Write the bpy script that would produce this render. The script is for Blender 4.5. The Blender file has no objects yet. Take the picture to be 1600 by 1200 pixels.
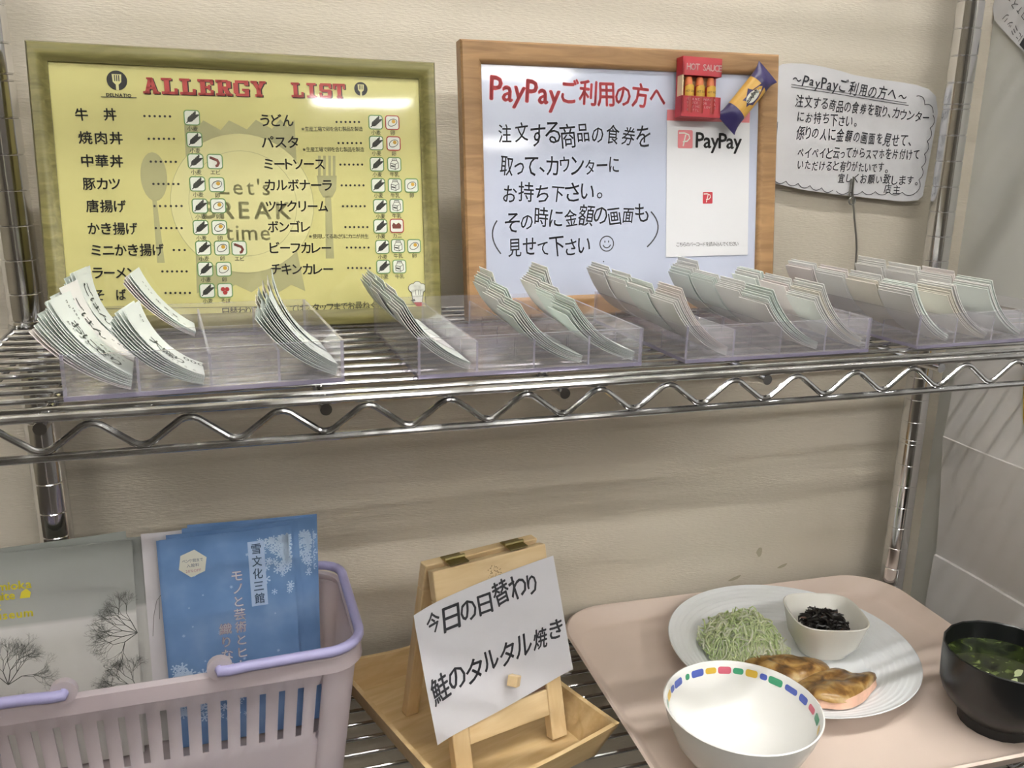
import bpy, math, random
from mathutils import Matrix, Vector
R = math.radians
sc = bpy.context.scene
COL = sc.collection
ZO = 1400.0            # millimetres from the room floor to the zero height used below
T = 0.0128             # slight sag of the rack's shelves towards the right
def W(x, y, z): return Vector((x/1000, y/1000, (z+ZO)/1000))

# ------------------------------------------------------------ camera
cam = bpy.data.cameras.new('camera'); cam.sensor_width = 36; cam.lens = 1370.09/1600*36; cam.clip_start = .02
camo = bpy.data.objects.new('camera', cam); COL.objects.link(camo)
_p, _y, _r = 0.26532, 0.32106, 0.01166
_f = Vector((math.sin(_y)*math.cos(_p), math.cos(_y)*math.cos(_p), -math.sin(_p)))
_rt = Vector((math.cos(_y), -math.sin(_y), 0)); _up = _rt.cross(_f)
_r2 = math.cos(_r)*_rt+math.sin(_r)*_up; _u2 = -math.sin(_r)*_rt+math.cos(_r)*_up
_m = Matrix((_r2, _u2, -_f)).transposed().to_4x4(); _m.translation = W(142.23, -733.3, -15.36)
camo.matrix_world = _m; sc.camera = camo

# ------------------------------------------------------------ world, exposure
wd = bpy.data.worlds.new('world'); sc.world = wd; wd.use_nodes = True
wd.node_tree.nodes['Background'].inputs[0].default_value = (1, .97, .92, 1)
wd.node_tree.nodes['Background'].inputs[1].default_value = .28
sc.view_settings.view_transform = 'Standard'; sc.view_settings.look = 'None'
sc.view_settings.gamma = 1; sc.view_settings.use_curve_mapping = False
sc.view_settings.exposure = 1.27
sc.cycles.transparent_max_bounces = 40
sc.cycles.caustics_reflective = False; sc.cycles.caustics_refractive = False
TUBE = 15.0            # emission strength of the fluorescent tubes

# ------------------------------------------------------------ materials
def lin(c): return tuple((v/12.92 if v <= .04045 else ((v+.055)/1.055)**2.4) for v in c)
def hexc(h): return lin(tuple(int(h[i:i+2], 16)/255 for i in (0, 2, 4)))
MATS = {}
class NT:
    def __init__(s, name):
        s.m = bpy.data.materials.new(name); s.m.use_nodes = True; s.t = s.m.node_tree; s.t.nodes.clear()
        s.out = s.n('ShaderNodeOutputMaterial')
    def n(s, typ, **k):
        x = s.t.nodes.new(typ)
        for a, v in k.items(): setattr(x, a, v)
        return x
    def l(s, a, b): s.t.links.new(a, b)
    def tex(s, kind='noise', scale=10, stretch=(1, 1, 1), detail=4, coord='Object', dist=0):
        tc = s.n('ShaderNodeTexCoord'); mp = s.n('ShaderNodeMapping'); mp.inputs['Scale'].default_value = stretch
        s.l(tc.outputs[coord], mp.inputs[0])
        if kind == 'noise':
            x = s.n('ShaderNodeTexNoise'); x.inputs['Detail'].default_value = detail; x.inputs['Distortion'].default_value = dist
        elif kind == 'wave':
            x = s.n('ShaderNodeTexWave'); x.inputs['Detail'].default_value = detail; x.inputs['Distortion'].default_value = dist
        else: x = s.n('ShaderNodeTexVoronoi')
        x.inputs['Scale'].default_value = scale; s.l(mp.outputs[0], x.inputs['Vector']); return x
    def ramp(s, src, stops):
        r = s.n('ShaderNodeValToRGB'); e = r.color_ramp.elements
        while len(e) < len(stops): e.new(.5)
        for i, (p, c) in enumerate(stops): e[i].position = p; e[i].color = (*c, 1) if len(c) == 3 else c
        s.l(src, r.inputs[0]); return r
def mat(name, col, rough=.5, metal=0, spec=.5, bump=0, bscale=80, bstretch=(1, 1, 1), var=0, vscale=6, vstretch=(1, 1, 1), coat=0, sss=0, transl=0, emis=0):
    if name in MATS: return MATS[name]
    c = hexc(col) if isinstance(col, str) else col
    t = NT(name); p = t.n('ShaderNodeBsdfPrincipled')
    p.inputs['Base Color'].default_value = (*c, 1); p.inputs['Roughness'].default_value = rough
    p.inputs['Metallic'].default_value = metal; p.inputs['Specular IOR Level'].default_value = spec
    p.inputs['Coat Weight'].default_value = coat; p.inputs['Coat Roughness'].default_value = .06
    if var:
        x = t.tex('noise', vscale, vstretch)
        r = t.ramp(x.outputs[0], [(.3, tuple(v*(1-var) for v in c)), (.7, tuple(min(1, v*(1+var*.6)) for v in c))])
        t.l(r.outputs[0], p.inputs['Base Color'])
    if bump:
        x = t.tex('noise', bscale, bstretch); b = t.n('ShaderNodeBump'); b.inputs['Strength'].default_value = bump
        b.inputs['Distance'].default_value = .001; t.l(x.outputs[0], b.inputs['Height']); t.l(b.outputs[0], p.inputs['Normal'])
    if emis:
        p.inputs['Emission Color'].default_value = (*c, 1); p.inputs['Emission Strength'].default_value = emis
    o = p.outputs[0]
    if transl:
        tr = t.n('ShaderNodeBsdfTranslucent'); tr.inputs[0].default_value = (*c, 1)
        mx = t.n('ShaderNodeMixShader'); mx.inputs[0].default_value = transl; t.l(o, mx.inputs[1]); t.l(tr.outputs[0], mx.inputs[2]); o = mx.outputs[0]
    t.l(o, t.out.inputs[0]); MATS[name] = t.m; return t.m
def wood(name, a, b, stretch=(3, 30, 30), scale=6, rough=.45, spec=.4):
    if name in MATS: return MATS[name]
    t = NT(name); p = t.n('ShaderNodeBsdfPrincipled'); x = t.tex('noise', scale, stretch, 6, dist=1.2)
    r = t.ramp(x.outputs[0], [(.32, hexc(a)), (.68, hexc(b))]); t.l(r.outputs[0], p.inputs['Base Color'])
    p.inputs['Roughness'].default_value = rough; p.inputs['Specular IOR Level'].default_value = spec
    bm = t.n('ShaderNodeBump'); bm.inputs['Strength'].default_value = .15; bm.inputs['Distance'].default_value = .0006
    t.l(x.outputs[0], bm.inputs['Height']); t.l(bm.outputs[0], p.inputs['Normal'])
    t.l(p.outputs[0], t.out.inputs[0]); MATS[name] = t.m; return t.m
def clear(name, tint=(.93, .925, .94), haze=.03, hazecol=(.75, .74, .78), rough=.02, ior=1.49, k=1.0, wav=0):
    # thin clear sheet: lets light straight through, mirrors by Fresnel, a little haze
    if name in MATS: return MATS[name]
    t = NT(name); tr = t.n('ShaderNodeBsdfTransparent'); tr.inputs[0].default_value = (*tint, 1)
    df = t.n('ShaderNodeBsdfDiffuse'); df.inputs[0].default_value = (*hazecol, 1)
    gl = t.n('ShaderNodeBsdfGlossy'); gl.inputs['Roughness'].default_value = rough; gl.inputs[0].default_value = (1, 1, 1, 1)
    m1 = t.n('ShaderNodeMixShader'); m1.inputs[0].default_value = haze; t.l(tr.outputs[0], m1.inputs[1]); t.l(df.outputs[0], m1.inputs[2])
    fr = t.n('ShaderNodeFresnel'); ge = t.n('ShaderNodeNewGeometry'); iv = t.n('ShaderNodeMapRange')
    iv.inputs['To Min'].default_value = ior; iv.inputs['To Max'].default_value = 1/ior; t.l(ge.outputs['Backfacing'], iv.inputs[0]); t.l(iv.outputs[0], fr.inputs[0])
    ml = t.n('ShaderNodeMath', operation='MULTIPLY'); ml.inputs[1].default_value = k; t.l(fr.outputs[0], ml.inputs[0])
    if wav:
        x = t.tex('noise', 9, (1, 1, 1.6), 1); b = t.n('ShaderNodeBump'); b.inputs['Strength'].default_value = wav; b.inputs['Distance'].default_value = .004
        t.l(x.outputs[0], b.inputs['Height']); t.l(b.outputs[0], gl.inputs['Normal'])
    m2 = t.n('ShaderNodeMixShader'); t.l(ml.outputs[0], m2.inputs[0]); t.l(m1.outputs[0], m2.inputs[1]); t.l(gl.outputs[0], m2.inputs[2])
    t.l(m2.outputs[0], t.out.inputs[0]); MATS[name] = t.m; return t.m

# ------------------------------------------------------------ mesh building (all in millimetres)
class MB:
    def __init__(s): s.v = []; s.f = []; s.mi = []; s.cur = 0
    def add(s, vs, fs):
        o = len(s.v); s.v += [tuple(v) for v in vs]; s.f += [tuple(i+o for i in f) for f in fs]; s.mi += [s.cur]*len(fs); return s
    def box(s, c, d, rot=None):
        hx, hy, hz = d[0]/2, d[1]/2, d[2]/2
        vs = [Vector((x*hx, y*hy, z*hz)) for z in (-1, 1) for y in (-1, 1) for x in (-1, 1)]
        if rot: vs = [rot @ v for v in vs]
        c = Vector(c); vs = [v+c for v in vs]
        return s.add(vs, [(0, 2, 3, 1), (4, 5, 7, 6), (0, 1, 5, 4), (2, 6, 7, 3), (0, 4, 6, 2), (1, 3, 7, 5)])
    def b2(s, x0, x1, y0, y1, z0, z1): return s.box(((x0+x1)/2, (y0+y1)/2, (z0+z1)/2), (x1-x0, y1-y0, z1-z0))
    def hexa(s, bot, top):
        return s.add(list(bot)+list(top), [(3, 2, 1, 0), (4, 5, 6, 7)]+[(i, (i+1) % 4, (i+1) % 4+4, i+4) for i in range(4)])
    def tube(s, path, r, seg=10, closed=False, cap=True):
        P = [Vector(p) for p in path]; n = len(P); rings = []; prev = None
        for i in range(n):
            a = P[(i-1) % n] if closed or i > 0 else P[i]; b = P[(i+1) % n] if closed or i < n-1 else P[i]
            t = (b-a).normalized()
            if prev is None:
                h = Vector((0, 0, 1)) if abs(t.z) < .9 else Vector((1, 0, 0)); u = t.cross(h).normalized()
            else:
                u = (prev-t*prev.dot(t)).normalized()
            prev = u; w = t.cross(u); rr = r[i] if isinstance(r, (list, tuple)) else r
            rings.append([P[i]+(u*math.cos(2*math.pi*k/seg)+w*math.sin(2*math.pi*k/seg))*rr for k in range(seg)])
        vs = [v for g in rings for v in g]; fs = []
        for i in range(n if closed else n-1):
            j = (i+1) % n
            for k in range(seg): fs.append((i*seg+k, i*seg+(k+1) % seg, j*seg+(k+1) % seg, j*seg+k))
        if cap and not closed: fs.append(tuple(range(seg))[::-1]); fs.append(tuple((n-1)*seg+k for k in range(seg)))
        return s.add(vs, fs)
    def lathe(s, prof, seg=48, c=(0, 0, 0), shape=None):
        vs = []; fs = []; n = len(prof)
        for r, z in prof:
            for k in range(seg):
                a = 2*math.pi*k/seg; q = r*(shape(a) if shape else 1)
                vs.append((c[0]+q*math.cos(a), c[1]+q*math.sin(a), c[2]+z))
        for i in range(n-1):
            for k in range(seg): fs.append((i*seg+k, i*seg+(k+1) % seg, (i+1)*seg+(k+1) % seg, (i+1)*seg+k))
        if prof[0][0] > 1e-6: fs.append(tuple(range(seg))[::-1])
        if prof[-1][0] > 1e-6: fs.append(tuple((n-1)*seg+k for k in range(seg)))
        return s.add(vs, fs)
    def prism(s, poly, fn, d0=0, d1=1):          # poly in (u, v); fn(u, v, d) gives the 3D point
        n = len(poly); vs = [fn(u, v, d0) for u, v in poly]+[fn(u, v, d1) for u, v in poly]
        return s.add(vs, [tuple(range(n))[::-1], tuple(range(n, 2*n))]+[(i, (i+1) % n, (i+1) % n+n, i+n) for i in range(n)])
    def flat(s, poly, fn): return s.add([fn(u, v) for u, v in poly], [tuple(range(len(poly)))])
    def grid(s, nu, nv, fn, thick=None):          # fn(a, b) with a, b in 0..1; thick: function giving the offset point for the far side
        vs = [fn(i/nu, j/nv) for j in range(nv+1) for i in range(nu+1)]; w = nu+1
        fs = [(j*w+i, j*w+i+1, (j+1)*w+i+1, (j+1)*w+i) for j in range(nv) for i in range(nu)]
        if thick:
            o = len(vs); vs += [thick(i/nu, j/nv) for j in range(nv+1) for i in range(nu+1)]
            fs += [tuple(o+k for k in f)[::-1] for f in fs[:]]
            rim = [i for i in range(w)]+[j*w+nu for j in range(1, nv+1)]+[nv*w+i for i in range(nu-1, -1, -1)]+[j*w for j in range(nv-1, 0, -1)]
            for a, b in zip(rim, rim[1:]+rim[:1]): fs.append((b, a, a+o, b+o))
        return s.add(vs, fs)
    def build(s, name, m, parent=None, smooth=35, bevel=0, M=None):
        me = bpy.data.meshes.new(name); me.from_pydata([(v[0]/1000, v[1]/1000, v[2]/1000) for v in s.v], [], s.f)
        for x in (m if isinstance(m, (list, tuple)) else [m]): me.materials.append(x)
        me.polygons.foreach_set('material_index', s.mi)
        if smooth:
            me.polygons.foreach_set('use_smooth', [True]*len(me.polygons)); me.set_sharp_from_angle(angle=R(smooth))
        me.update(); o = bpy.data.objects.new(name, me); COL.objects.link(o)
        if parent: o.parent = parent
        if M is not None: o.matrix_world = M
        if bevel:
            b = o.modifiers.new('bevel', 'BEVEL'); b.width = bevel/1000; b.segments = 2; b.limit_method = 'ANGLE'; b.angle_limit = R(40)
        return o
def tag(o, label, cat, group=None, kind=None):
    if label: o['label'] = label
    if cat: o['category'] = cat
    if group: o['group'] = group
    if kind: o['kind'] = kind
    return o
def pose(x, y, z, yaw=0, tilt=T, lean=0, roll=0):
    return Matrix.Translation(W(x, y, z)) @ Matrix.Rotation(tilt, 4, 'Y') @ Matrix.Rotation(R(yaw), 4, 'Z') @ Matrix.Rotation(R(lean), 4, 'X') @ Matrix.Rotation(R(roll), 4, 'Y')
def thing(name, label, cat, M, group=None):
    o = bpy.data.objects.new(name, None); COL.objects.link(o); o.empty_display_size = .02; o.matrix_world = M
    return tag(o, label, cat, group)
def structure(o): o['kind'] = 'structure'; return o
def S1(x): return -149.2-T*x         # top of the upper deck's wires
def S2(x): return -501.0-T*x         # top of the lower deck's wires

# ------------------------------------------------------------ lettering: glyph outlines filled as flat meshes
GL = {}
def glyphs(chars, off=0.0, res=2):
    todo = [c for c in dict.fromkeys(chars) if (c, off) not in GL and c not in ' 　']
    obs = []
    for c in todo:
        cu = bpy.data.curves.new('g', 'FONT'); cu.body = c; cu.resolution_u = res; cu.fill_mode = 'FRONT'; cu.offset = off
        o = bpy.data.objects.new('g', cu); COL.objects.link(o); obs.append(o)
    if obs:
        bpy.context.view_layer.update(); dg = bpy.context.evaluated_depsgraph_get()
        for c, o in zip(todo, obs):
            e = o.evaluated_get(dg); me = e.to_mesh()
            GL[(c, off)] = ([(v.co.x, v.co.y) for v in me.vertices], [tuple(p.vertices) for p in me.polygons]); e.to_mesh_clear()
        for o in obs: cu = o.data; bpy.data.objects.remove(o); bpy.data.curves.remove(cu)
RG = random.Random(7)
def text(mb, s, u0, v0, u1, v1, size, fn, off=0.0, jit=0.0, fill=.95, shear=0, fixed=False):
    """Write s from (u0, v0) to (u1, v1) (middle line of the writing), character height `size`, through fn(u, v)."""
    bold, off = off, 0.0; glyphs(s, off); L = math.hypot(u1-u0, v1-v0); ca, sa = (u1-u0)/L, (v1-v0)/L
    wt = []
    for c in s:
        g = GL.get((c, off))
        if not g or not g[0]: wt.append((.6 if c == ' ' else 1.0, 0, 1)); continue
        xs = [p[0] for p in g[0]]; w = max(xs)-min(xs)
        wt.append((w+.10 if ord(c) < 256 else max(.62 if c in 'っ、。りト' else .9, w+.05), (max(xs)+min(xs))/2, w))
    tot = sum(w[0] for w in wt); x = 0
    for c, (w, mid, gw) in zip(s, wt):
        cx = (x+w/2)/tot*L; x += w; g = GL.get((c, off))
        if not g or not g[0]: continue
        k = size*1.06; kx = min(k, (w*L/tot)*fill/max(gw, .3)) if gw > .3 and not fixed else k
        a = RG.uniform(-1, 1)*jit*.12; q = 1+RG.uniform(-1, 1)*jit*.14; dy = RG.uniform(-1, 1)*jit*size*.09
        sh = shear+RG.uniform(-.5, 1)*jit*.12
        cy = .36
        for bx, by in (((bold, 0), (-bold, 0), (0, bold), (0, -bold)) if bold > 0 else ((0, 0),)):
            P = []
            for gx, gy in g[0]:
                X = (gx-mid)*kx*q+bx*k; Y = (gy-cy)*k*q+by*k; X += Y*sh
                X, Y = X*math.cos(a)-Y*math.sin(a), X*math.sin(a)+Y*math.cos(a)
                X += cx; Y += dy; P.append(fn(u0+X*ca-Y*sa, v0+X*sa+Y*ca))
            mb.add(P, g[1])
def stroke(mb, pts, w, fn):                      # flat pen stroke along a polyline
    n = len(pts); L = []; Rr = []
    for i in range(n):
        a = pts[max(0, i-1)]; b = pts[min(n-1, i+1)]; dx, dy = b[0]-a[0], b[1]-a[1]; l = math.hypot(dx, dy) or 1
        nx, ny = -dy/l*w/2, dx/l*w/2; L.append(fn(pts[i][0]+nx, pts[i][1]+ny)); Rr.append(fn(pts[i][0]-nx, pts[i][1]-ny))
    mb.add(L+Rr, [(i, n+i, n+i+1, i+1) for i in range(n-1)])
def disc(mb, u, v, r, fn, seg=20, ry=None):
    mb.flat([(u+r*math.cos(2*math.pi*k/seg), v+(ry or r)*math.sin(2*math.pi*k/seg)) for k in range(seg)], fn)
def ring(mb, u, v, r, w, fn, seg=24): stroke(mb, [(u+r*math.cos(2*math.pi*k/seg), v+r*math.sin(2*math.pi*k/seg)) for k in range(seg+1)], w, fn)
def rrect(u, v, hw, hh, r, seg=4):
    out = []
    for sx, sy, a0 in ((1, 1, 0), (-1, 1, 90), (-1, -1, 180), (1, -1, 270)):
        for i in range(seg+1):
            a = R(a0+90*i/seg); out.append((u+sx*(hw-r)+r*math.cos(a), v+sy*(hh-r)+r*math.sin(a)))
    return out
def rloop(mb, u, v, hw, hh, r, w, fn): p = rrect(u, v, hw, hh, r); stroke(mb, p+p[:1], w, fn)

# ------------------------------------------------------------ the room
def wallpaper():
    t = NT('cream wallpaper'); p = t.n('ShaderNodeBsdfPrincipled'); p.inputs['Roughness'].default_value = .75; p.inputs['Specular IOR Level'].default_value = .25
    big = t.tex('noise', 3, (1, 1, 1), 3); r = t.ramp(big.outputs[0], [(.3, hexc('cfc7b7')), (.7, hexc('d6cebf'))]); t.l(r.outputs[0], p.inputs['Base Color'])
    a = t.tex('noise', 170, (1, 1, 6), 3); b = t.n('ShaderNodeBump'); b.inputs['Strength'].default_value = .55; b.inputs['Distance'].default_value = .0009
    t.l(a.outputs[0], b.inputs['Height']); t.l(b.outputs[0], p.inputs['Normal']); t.l(p.outputs[0], t.out.inputs[0]); return t.m
WY = 40
OB = Matrix.Translation(W(0, 0, 0))
structure(MB().b2(-3000, 930, WY, WY+100, -1400, 1150).build('wall_back', wallpaper(), smooth=0, M=OB))
structure(MB().b2(922, 940, -330, WY, -1400, 1150).build('wall_right', mat('grey partition', 'd3d4cf', .55, var=.05), smooth=0, M=OB))
structure(MB().b2(-3000, 5000, -7000, WY+100, -1450, -1400).build('floor', mat('floor vinyl', '55504a', .4, var=.1), smooth=0, M=OB))
structure(MB().b2(-3000, 5000, -7000, WY+100, 1150, 1200).build('ceiling', mat('ceiling board', 'd9d6cc', .8), smooth=0, M=OB))
structure(MB().b2(-3100, -3000, -7000, WY+100, -1400, 1150).build('wall_left', mat('far wall paint', 'bdb4a0', .8), smooth=0, M=OB))
structure(MB().b2(-3000, 5000, -7100, -7000, -1400, 1150).build('wall_front', mat('front wall paint', '8b8478', .8), smooth=0, M=OB))
scuff = mat('wall scuff', 'aea58e', .8)
for k, (x, z, a, b) in enumerate(((697, -456, 4, 6), (668, -484, 9, 2), (730, -478, 7, 2))):
    m = MB(); n = 10
    m.prism([(x+a*math.cos(6.283*i/n)*(.8+.3*((i*7) % 3)/2), z+b*math.sin(6.283*i/n)+(.25*a*math.cos(6.283*i/n) if k else 0)) for i in range(n)], lambda u, v, d: (u, WY-.05-.15*d, v))
    structure(m.build('wall_back_scuff', scuff, smooth=0, M=OB))

# ceiling lamps: pairs of fluorescent tubes in white fittings
glow = mat('lit fluorescent tube', (1, .982, .958), .5, emis=TUBE*1.0)
glow2 = mat('lit bright fluorescent tube', (1, .982, .958), .5, emis=TUBE*3.0)
fit = mat('white enamel', 'e8e6df', .4)
def lamp(x, y, ln, label, w=150, pair=(-1, 1), gm=None):
    t = thing('ceiling_light', label, 'ceiling light', pose(x, y, 1150, tilt=0))
    MB().hexa([(-ln/2, -w/2, -45), (-ln/2, w/2, -45), (ln/2, w/2, -45), (ln/2, -w/2, -45)][::-1], [(-ln/2, -w/4, 0), (-ln/2, w/4, 0), (ln/2, w/4, 0), (ln/2, -w/4, 0)][::-1]).build('housing', fit, t, smooth=0)
    for s in pair:
        MB().tube([(-ln/2+20, s*w*.28, -62), (ln/2-20, s*w*.28, -62)], 14, 12).build('tube', gm or glow, t)
    MB().b2(-ln/2, -ln/2+18, -w*.4, w*.4, -80, -45).b2(ln/2-18, ln/2, -w*.4, w*.4, -80, -45).build('end_cap', fit, t, smooth=0)
lamp(300, -620, 1250, 'single tube ceiling light directly over the wire rack', 110, (0,), glow2)
lamp(1600, -640, 1250, 'single tube ceiling light in line with the rack, further right', 110, (0,), glow2)
for x, w in ((-1200, 'at the left'), (300, 'straight behind the viewer'), (1800, 'at the right')): lamp(x, -2100, 1250, f'added twin tube fill light of the row behind the viewer, {w}')  # unseen row of lamps, added as soft fill from the front
for x, w in ((850, 'nearer the left wall'), (1640, 'further from the left wall')): lamp(x, -3580, 520, f'short twin tube canteen ceiling light, {w}', 150)
lamp(2010, -5200, 520, 'short twin tube ceiling light at the far end of the canteen', 150)

# ------------------------------------------------------------ chrome rack
def chrome():
    t = NT('chrome'); p = t.n('ShaderNodeBsdfPrincipled'); p.inputs['Metallic'].default_value = 1
    x = t.tex('noise', 60, (1, 1, 1), 5); r = t.ramp(x.outputs[0], [(.35, (.48, .48, .485)), (.6, (.6, .6, .6))]); t.l(r.outputs[0], p.inputs['Base Color'])
    r2 = t.ramp(x.outputs[0], [(.45, (.10,)*3), (.75, (.24,)*3)]); t.l(r2.outputs[0], p.inputs['Roughness']); t.l(p.outputs[0], t.out.inputs[0]); return t.m
CH = chrome(); CHP = mat('post chrome', (.72, .72, .725), .13, metal=1)
rack = thing('wire_shelf_rack', 'chrome wire shelving rack standing against the cream wall', 'shelf rack', Matrix.Translation(W(425, -120, -1400)))
def rp(mb, name, parent=None, **k): return mb.build(name, k.pop('m', CH), parent or rack, M=OB, **k)
POSTS = [(0, 0), (850.8, 0), (-9, -244), (850.8, -244)]
def post_prof():
    zs = []; k = 56
    while -25*k < 500: zs.append(-25*k); k -= 1
    dbl = {-25*k+4.6 for k in range(-20, 60) if (k-6) % 7 == 0}
    g = sorted(set(zs) | dbl); prof = [(12.5, -1380)]
    for z in g:
        if z > -1375 and z < 496: prof += [(12.6, z-1.2), (11.8, z-.35), (11.8, z+.15), (12.6, z+.4)]
    return prof+[(12.6, 505), (10, 508), (0, 508)]
PP = post_prof()
for x, y in POSTS:
    p = rp(MB().lathe([(0, -1380)]+PP, 28, (x, y, 0)), 'post', smooth=20, m=CHP)
    rp(MB().lathe([(0, -1400), (17, -1400), (17, -1393), (8, -1390), (8, -1380), (0, -1380)], 20, (x, y, 0)), 'foot', p, m=mat('black rubber', '262626', .7))
def zigzag(dz):
    pts = []; top, bot = -154.2, -170.6; per = 47.8; x = 0.2-per/2*0
    xs = []; k = 0; X = 0.3
    seq = []
    while X < 850: seq.append((X, bot if k % 2 == 0 else top)); X += per/2; k += 1
    for i, (a, z) in enumerate(seq):
        if i in (0, len(seq)-1): pts.append((a, z)); continue
        pa, pb = seq[i-1], seq[i+1]; f = .2
        A = (a+(pa[0]-a)*f, z+(pa[1]-z)*f); B = (a+(pb[0]-a)*f, z+(pb[1]-z)*f)
        for q in (0, .25, .5, .75, 1):
            u = (1-q)**2*A[0]+2*q*(1-q)*a+q*q*B[0]; v = (1-q)**2*A[1]+2*q*(1-q)*z+q*q*B[1]
            pts.append((u, v+(z-v)*.15))
    return [(u, -254.4, v+dz-T*u) for u, v in pts]
def ln(x0, x1, y, z): return [(x0, y, z-T*x0), (x1, y, z-T*x1)]
for dz in (0, S2(0)-S1(0), 560):
    sh = bpy.data.objects.new('shelf', None); COL.objects.link(sh); sh.parent = rack; sh.matrix_world = Matrix.Translation(W(425, -120, -150+dz))
    for y in (-254.4, 12):
        rp(MB().tube(ln(-6, 857, y, -151.1+dz), 2.4), 'rail', sh); rp(MB().tube(ln(-6, 857, y, -172.6+dz), 2.3), 'rail', sh)
    rp(MB().tube(zigzag(dz), 1.9, 10), 'truss_wire', sh)
    rp(MB().tube([(a, 12, c) for a, b, c in zigzag(dz)], 1.9, 8), 'truss_wire', sh)
    for x in (-7, 858):
        for zz in (-150.9, -172.6): rp(MB().tube([(x, -254.4, zz+dz-T*x), (x, 12, zz+dz-T*x)], 2.1), 'side_rail', sh)
    for i in range(13): rp(MB().tube(ln(-6, 857, -239.9+19.6*i, -151.0+dz), 1.75, 10), 'deck_wire', sh)
    for i in range(6):
        x = 48.2+143.6*i; rp(MB().tube([(x, -255.5, -156.6+dz-T*x), (x, 12, -156.6+dz-T*x)], 3.4, 12), 'support_bar', sh)
    for x, y in POSTS:
        rp(MB().lathe([(13, -176), (15, -176), (13.5, -149), (13, -149)], 24, (x, y, dz-T*x)), 'collar', sh)

# ------------------------------------------------------------ allergy list in its frame
MENU = [('牛\u3000丼', 27.5, 151.8, 54.3, 152.7, 8.5), ('焼肉丼', 27.9, 136.4, 57.7, 136.7, 8.6), ('中華丼', 28.7, 120.8, 56.5, 120.9, 8.6), ('豚カツ', 28.7, 105.2, 53.4, 105.4, 8.6), ('唐揚げ', 29.6, 89.9, 56.0, 89.9, 8.7), ('かき揚げ', 29.6, 74.5, 62.4, 74.3, 8.7), ('ミニかき揚げ', 30.1, 59.4, 78.9, 59.2, 8.8), ('ラーメン', 30.2, 43.7, 60.2, 43.1, 8.8), ('そ\u3000ば', 30.6, 28.0, 51.5, 27.8, 8.4), ('うどん', 149.7, 151.8, 174.4, 152.5, 9.2), ('パスタ', 150.2, 136.3, 177.7, 137.0, 9.2), ('ミートソース', 150.7, 120.7, 195.8, 121.5, 8.8), ('カルボナーラ', 150.8, 105.5, 200.8, 106.0, 8.9), ('ツナクリーム', 150.9, 90.2, 196.7, 90.3, 8.9), ('ボンゴレ', 151.5, 75.2, 183.2, 75.0, 8.9), ('ビーフカレー', 152.0, 59.7, 197.7, 59.1, 9.0), ('チキンカレー', 152.1, 44.0, 198.4, 43.1, 9.0)]
SMALL = [('※生産工場で卵を含む製品を製造', 179.2, 146.7, 225.2, 148.0, 3.6), ('※生産工場で卵を含む製品を製造', 179.4, 131.9, 225.6, 132.9, 3.6), ('※使用してるあさりにカニが共生', 180.9, 68.1, 226.4, 67.8, 3.6), ('日替わり定食に関してはスタッフまでお尋ねください', 115.6, 13.2, 247.4, 15.2, 6.7)]
DOTS = [(6, 72.1, 152.4, 88.9, 152.7), (6, 73.9, 136.9, 90.5, 137.3), (6, 74.1, 121.2, 90.7, 121.3), (6, 74.8, 105.7, 91.4, 105.8), (6, 74.5, 90.2, 92.6, 90.3), (6, 74.3, 74.7, 91.6, 74.6), (3, 85.3, 59.1, 92.7, 59.0), (6, 76.6, 43.9, 93.0, 43.6), (6, 77.7, 28.4, 94.2, 28.0), (6, 205.7, 152.6, 222.5, 153.1), (6, 206.5, 137.2, 223.3, 137.6), (6, 207.2, 121.4, 223.6, 121.7), (6, 207.5, 106.0, 224.0, 106.2), (6, 207.8, 90.5, 224.3, 90.6), (6, 209.0, 74.9, 225.7, 74.8), (6, 209.4, 59.4, 226.0, 59.2), (6, 209.7, 43.9, 226.4, 43.5)]
ICONS = [('w', 103.5, 152.3), ('w', 104.2, 137.0), ('w', 104.1, 122.0), ('e', 117.3, 122.0), ('w', 104.4, 106.0), ('g', 117.6, 105.6), ('w', 105.0, 90.3), ('g', 117.6, 90.5), ('w', 104.7, 75.0), ('g', 117.5, 74.9), ('w', 105.5, 60.2), ('g', 118.4, 60.1), ('e', 130.5, 59.9), ('w', 105.9, 44.9), ('g', 118.8, 44.7), ('w', 106.3, 29.3), ('s', 118.8, 29.2), ('w', 235.1, 153.3), ('G', 247.9, 153.4), ('w', 235.0, 137.9), ('G', 248.3, 137.9), ('w', 234.9, 122.1), ('m', 248.3, 122.3), ('w', 235.3, 106.3), ('m', 248.2, 106.4), ('g', 261.2, 106.5), ('w', 236.2, 90.6), ('m', 248.9, 90.9), ('w', 235.8, 75.3), ('c', 248.6, 75.7), ('w', 236.7, 59.6), ('m', 249.0, 60.2), ('g', 261.7, 60.0), ('w', 236.9, 44.3), ('m', 249.5, 44.3)]
TITLE = [('ALLERGY', 71.9, 173.2, 156.8, 174.2, 11.3), ('LIST', 173.2, 174.4, 213.9, 175.2, 10.8), ('DELNATIO', 48.3, 166.0, 64.7, 166.0, 2.9), ('STAFF', 221.5, 169.0, 229.9, 169.1, 2.2), ('RESTAURANT', 216.5, 165.1, 235.1, 165.3, 2.2)]
LOGO = [(56.0, 175.8), (224.9, 177.3), (45.0, 164.4), (67.9, 164.6), (215.4, 167.2), (235.2, 167.5)]
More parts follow.
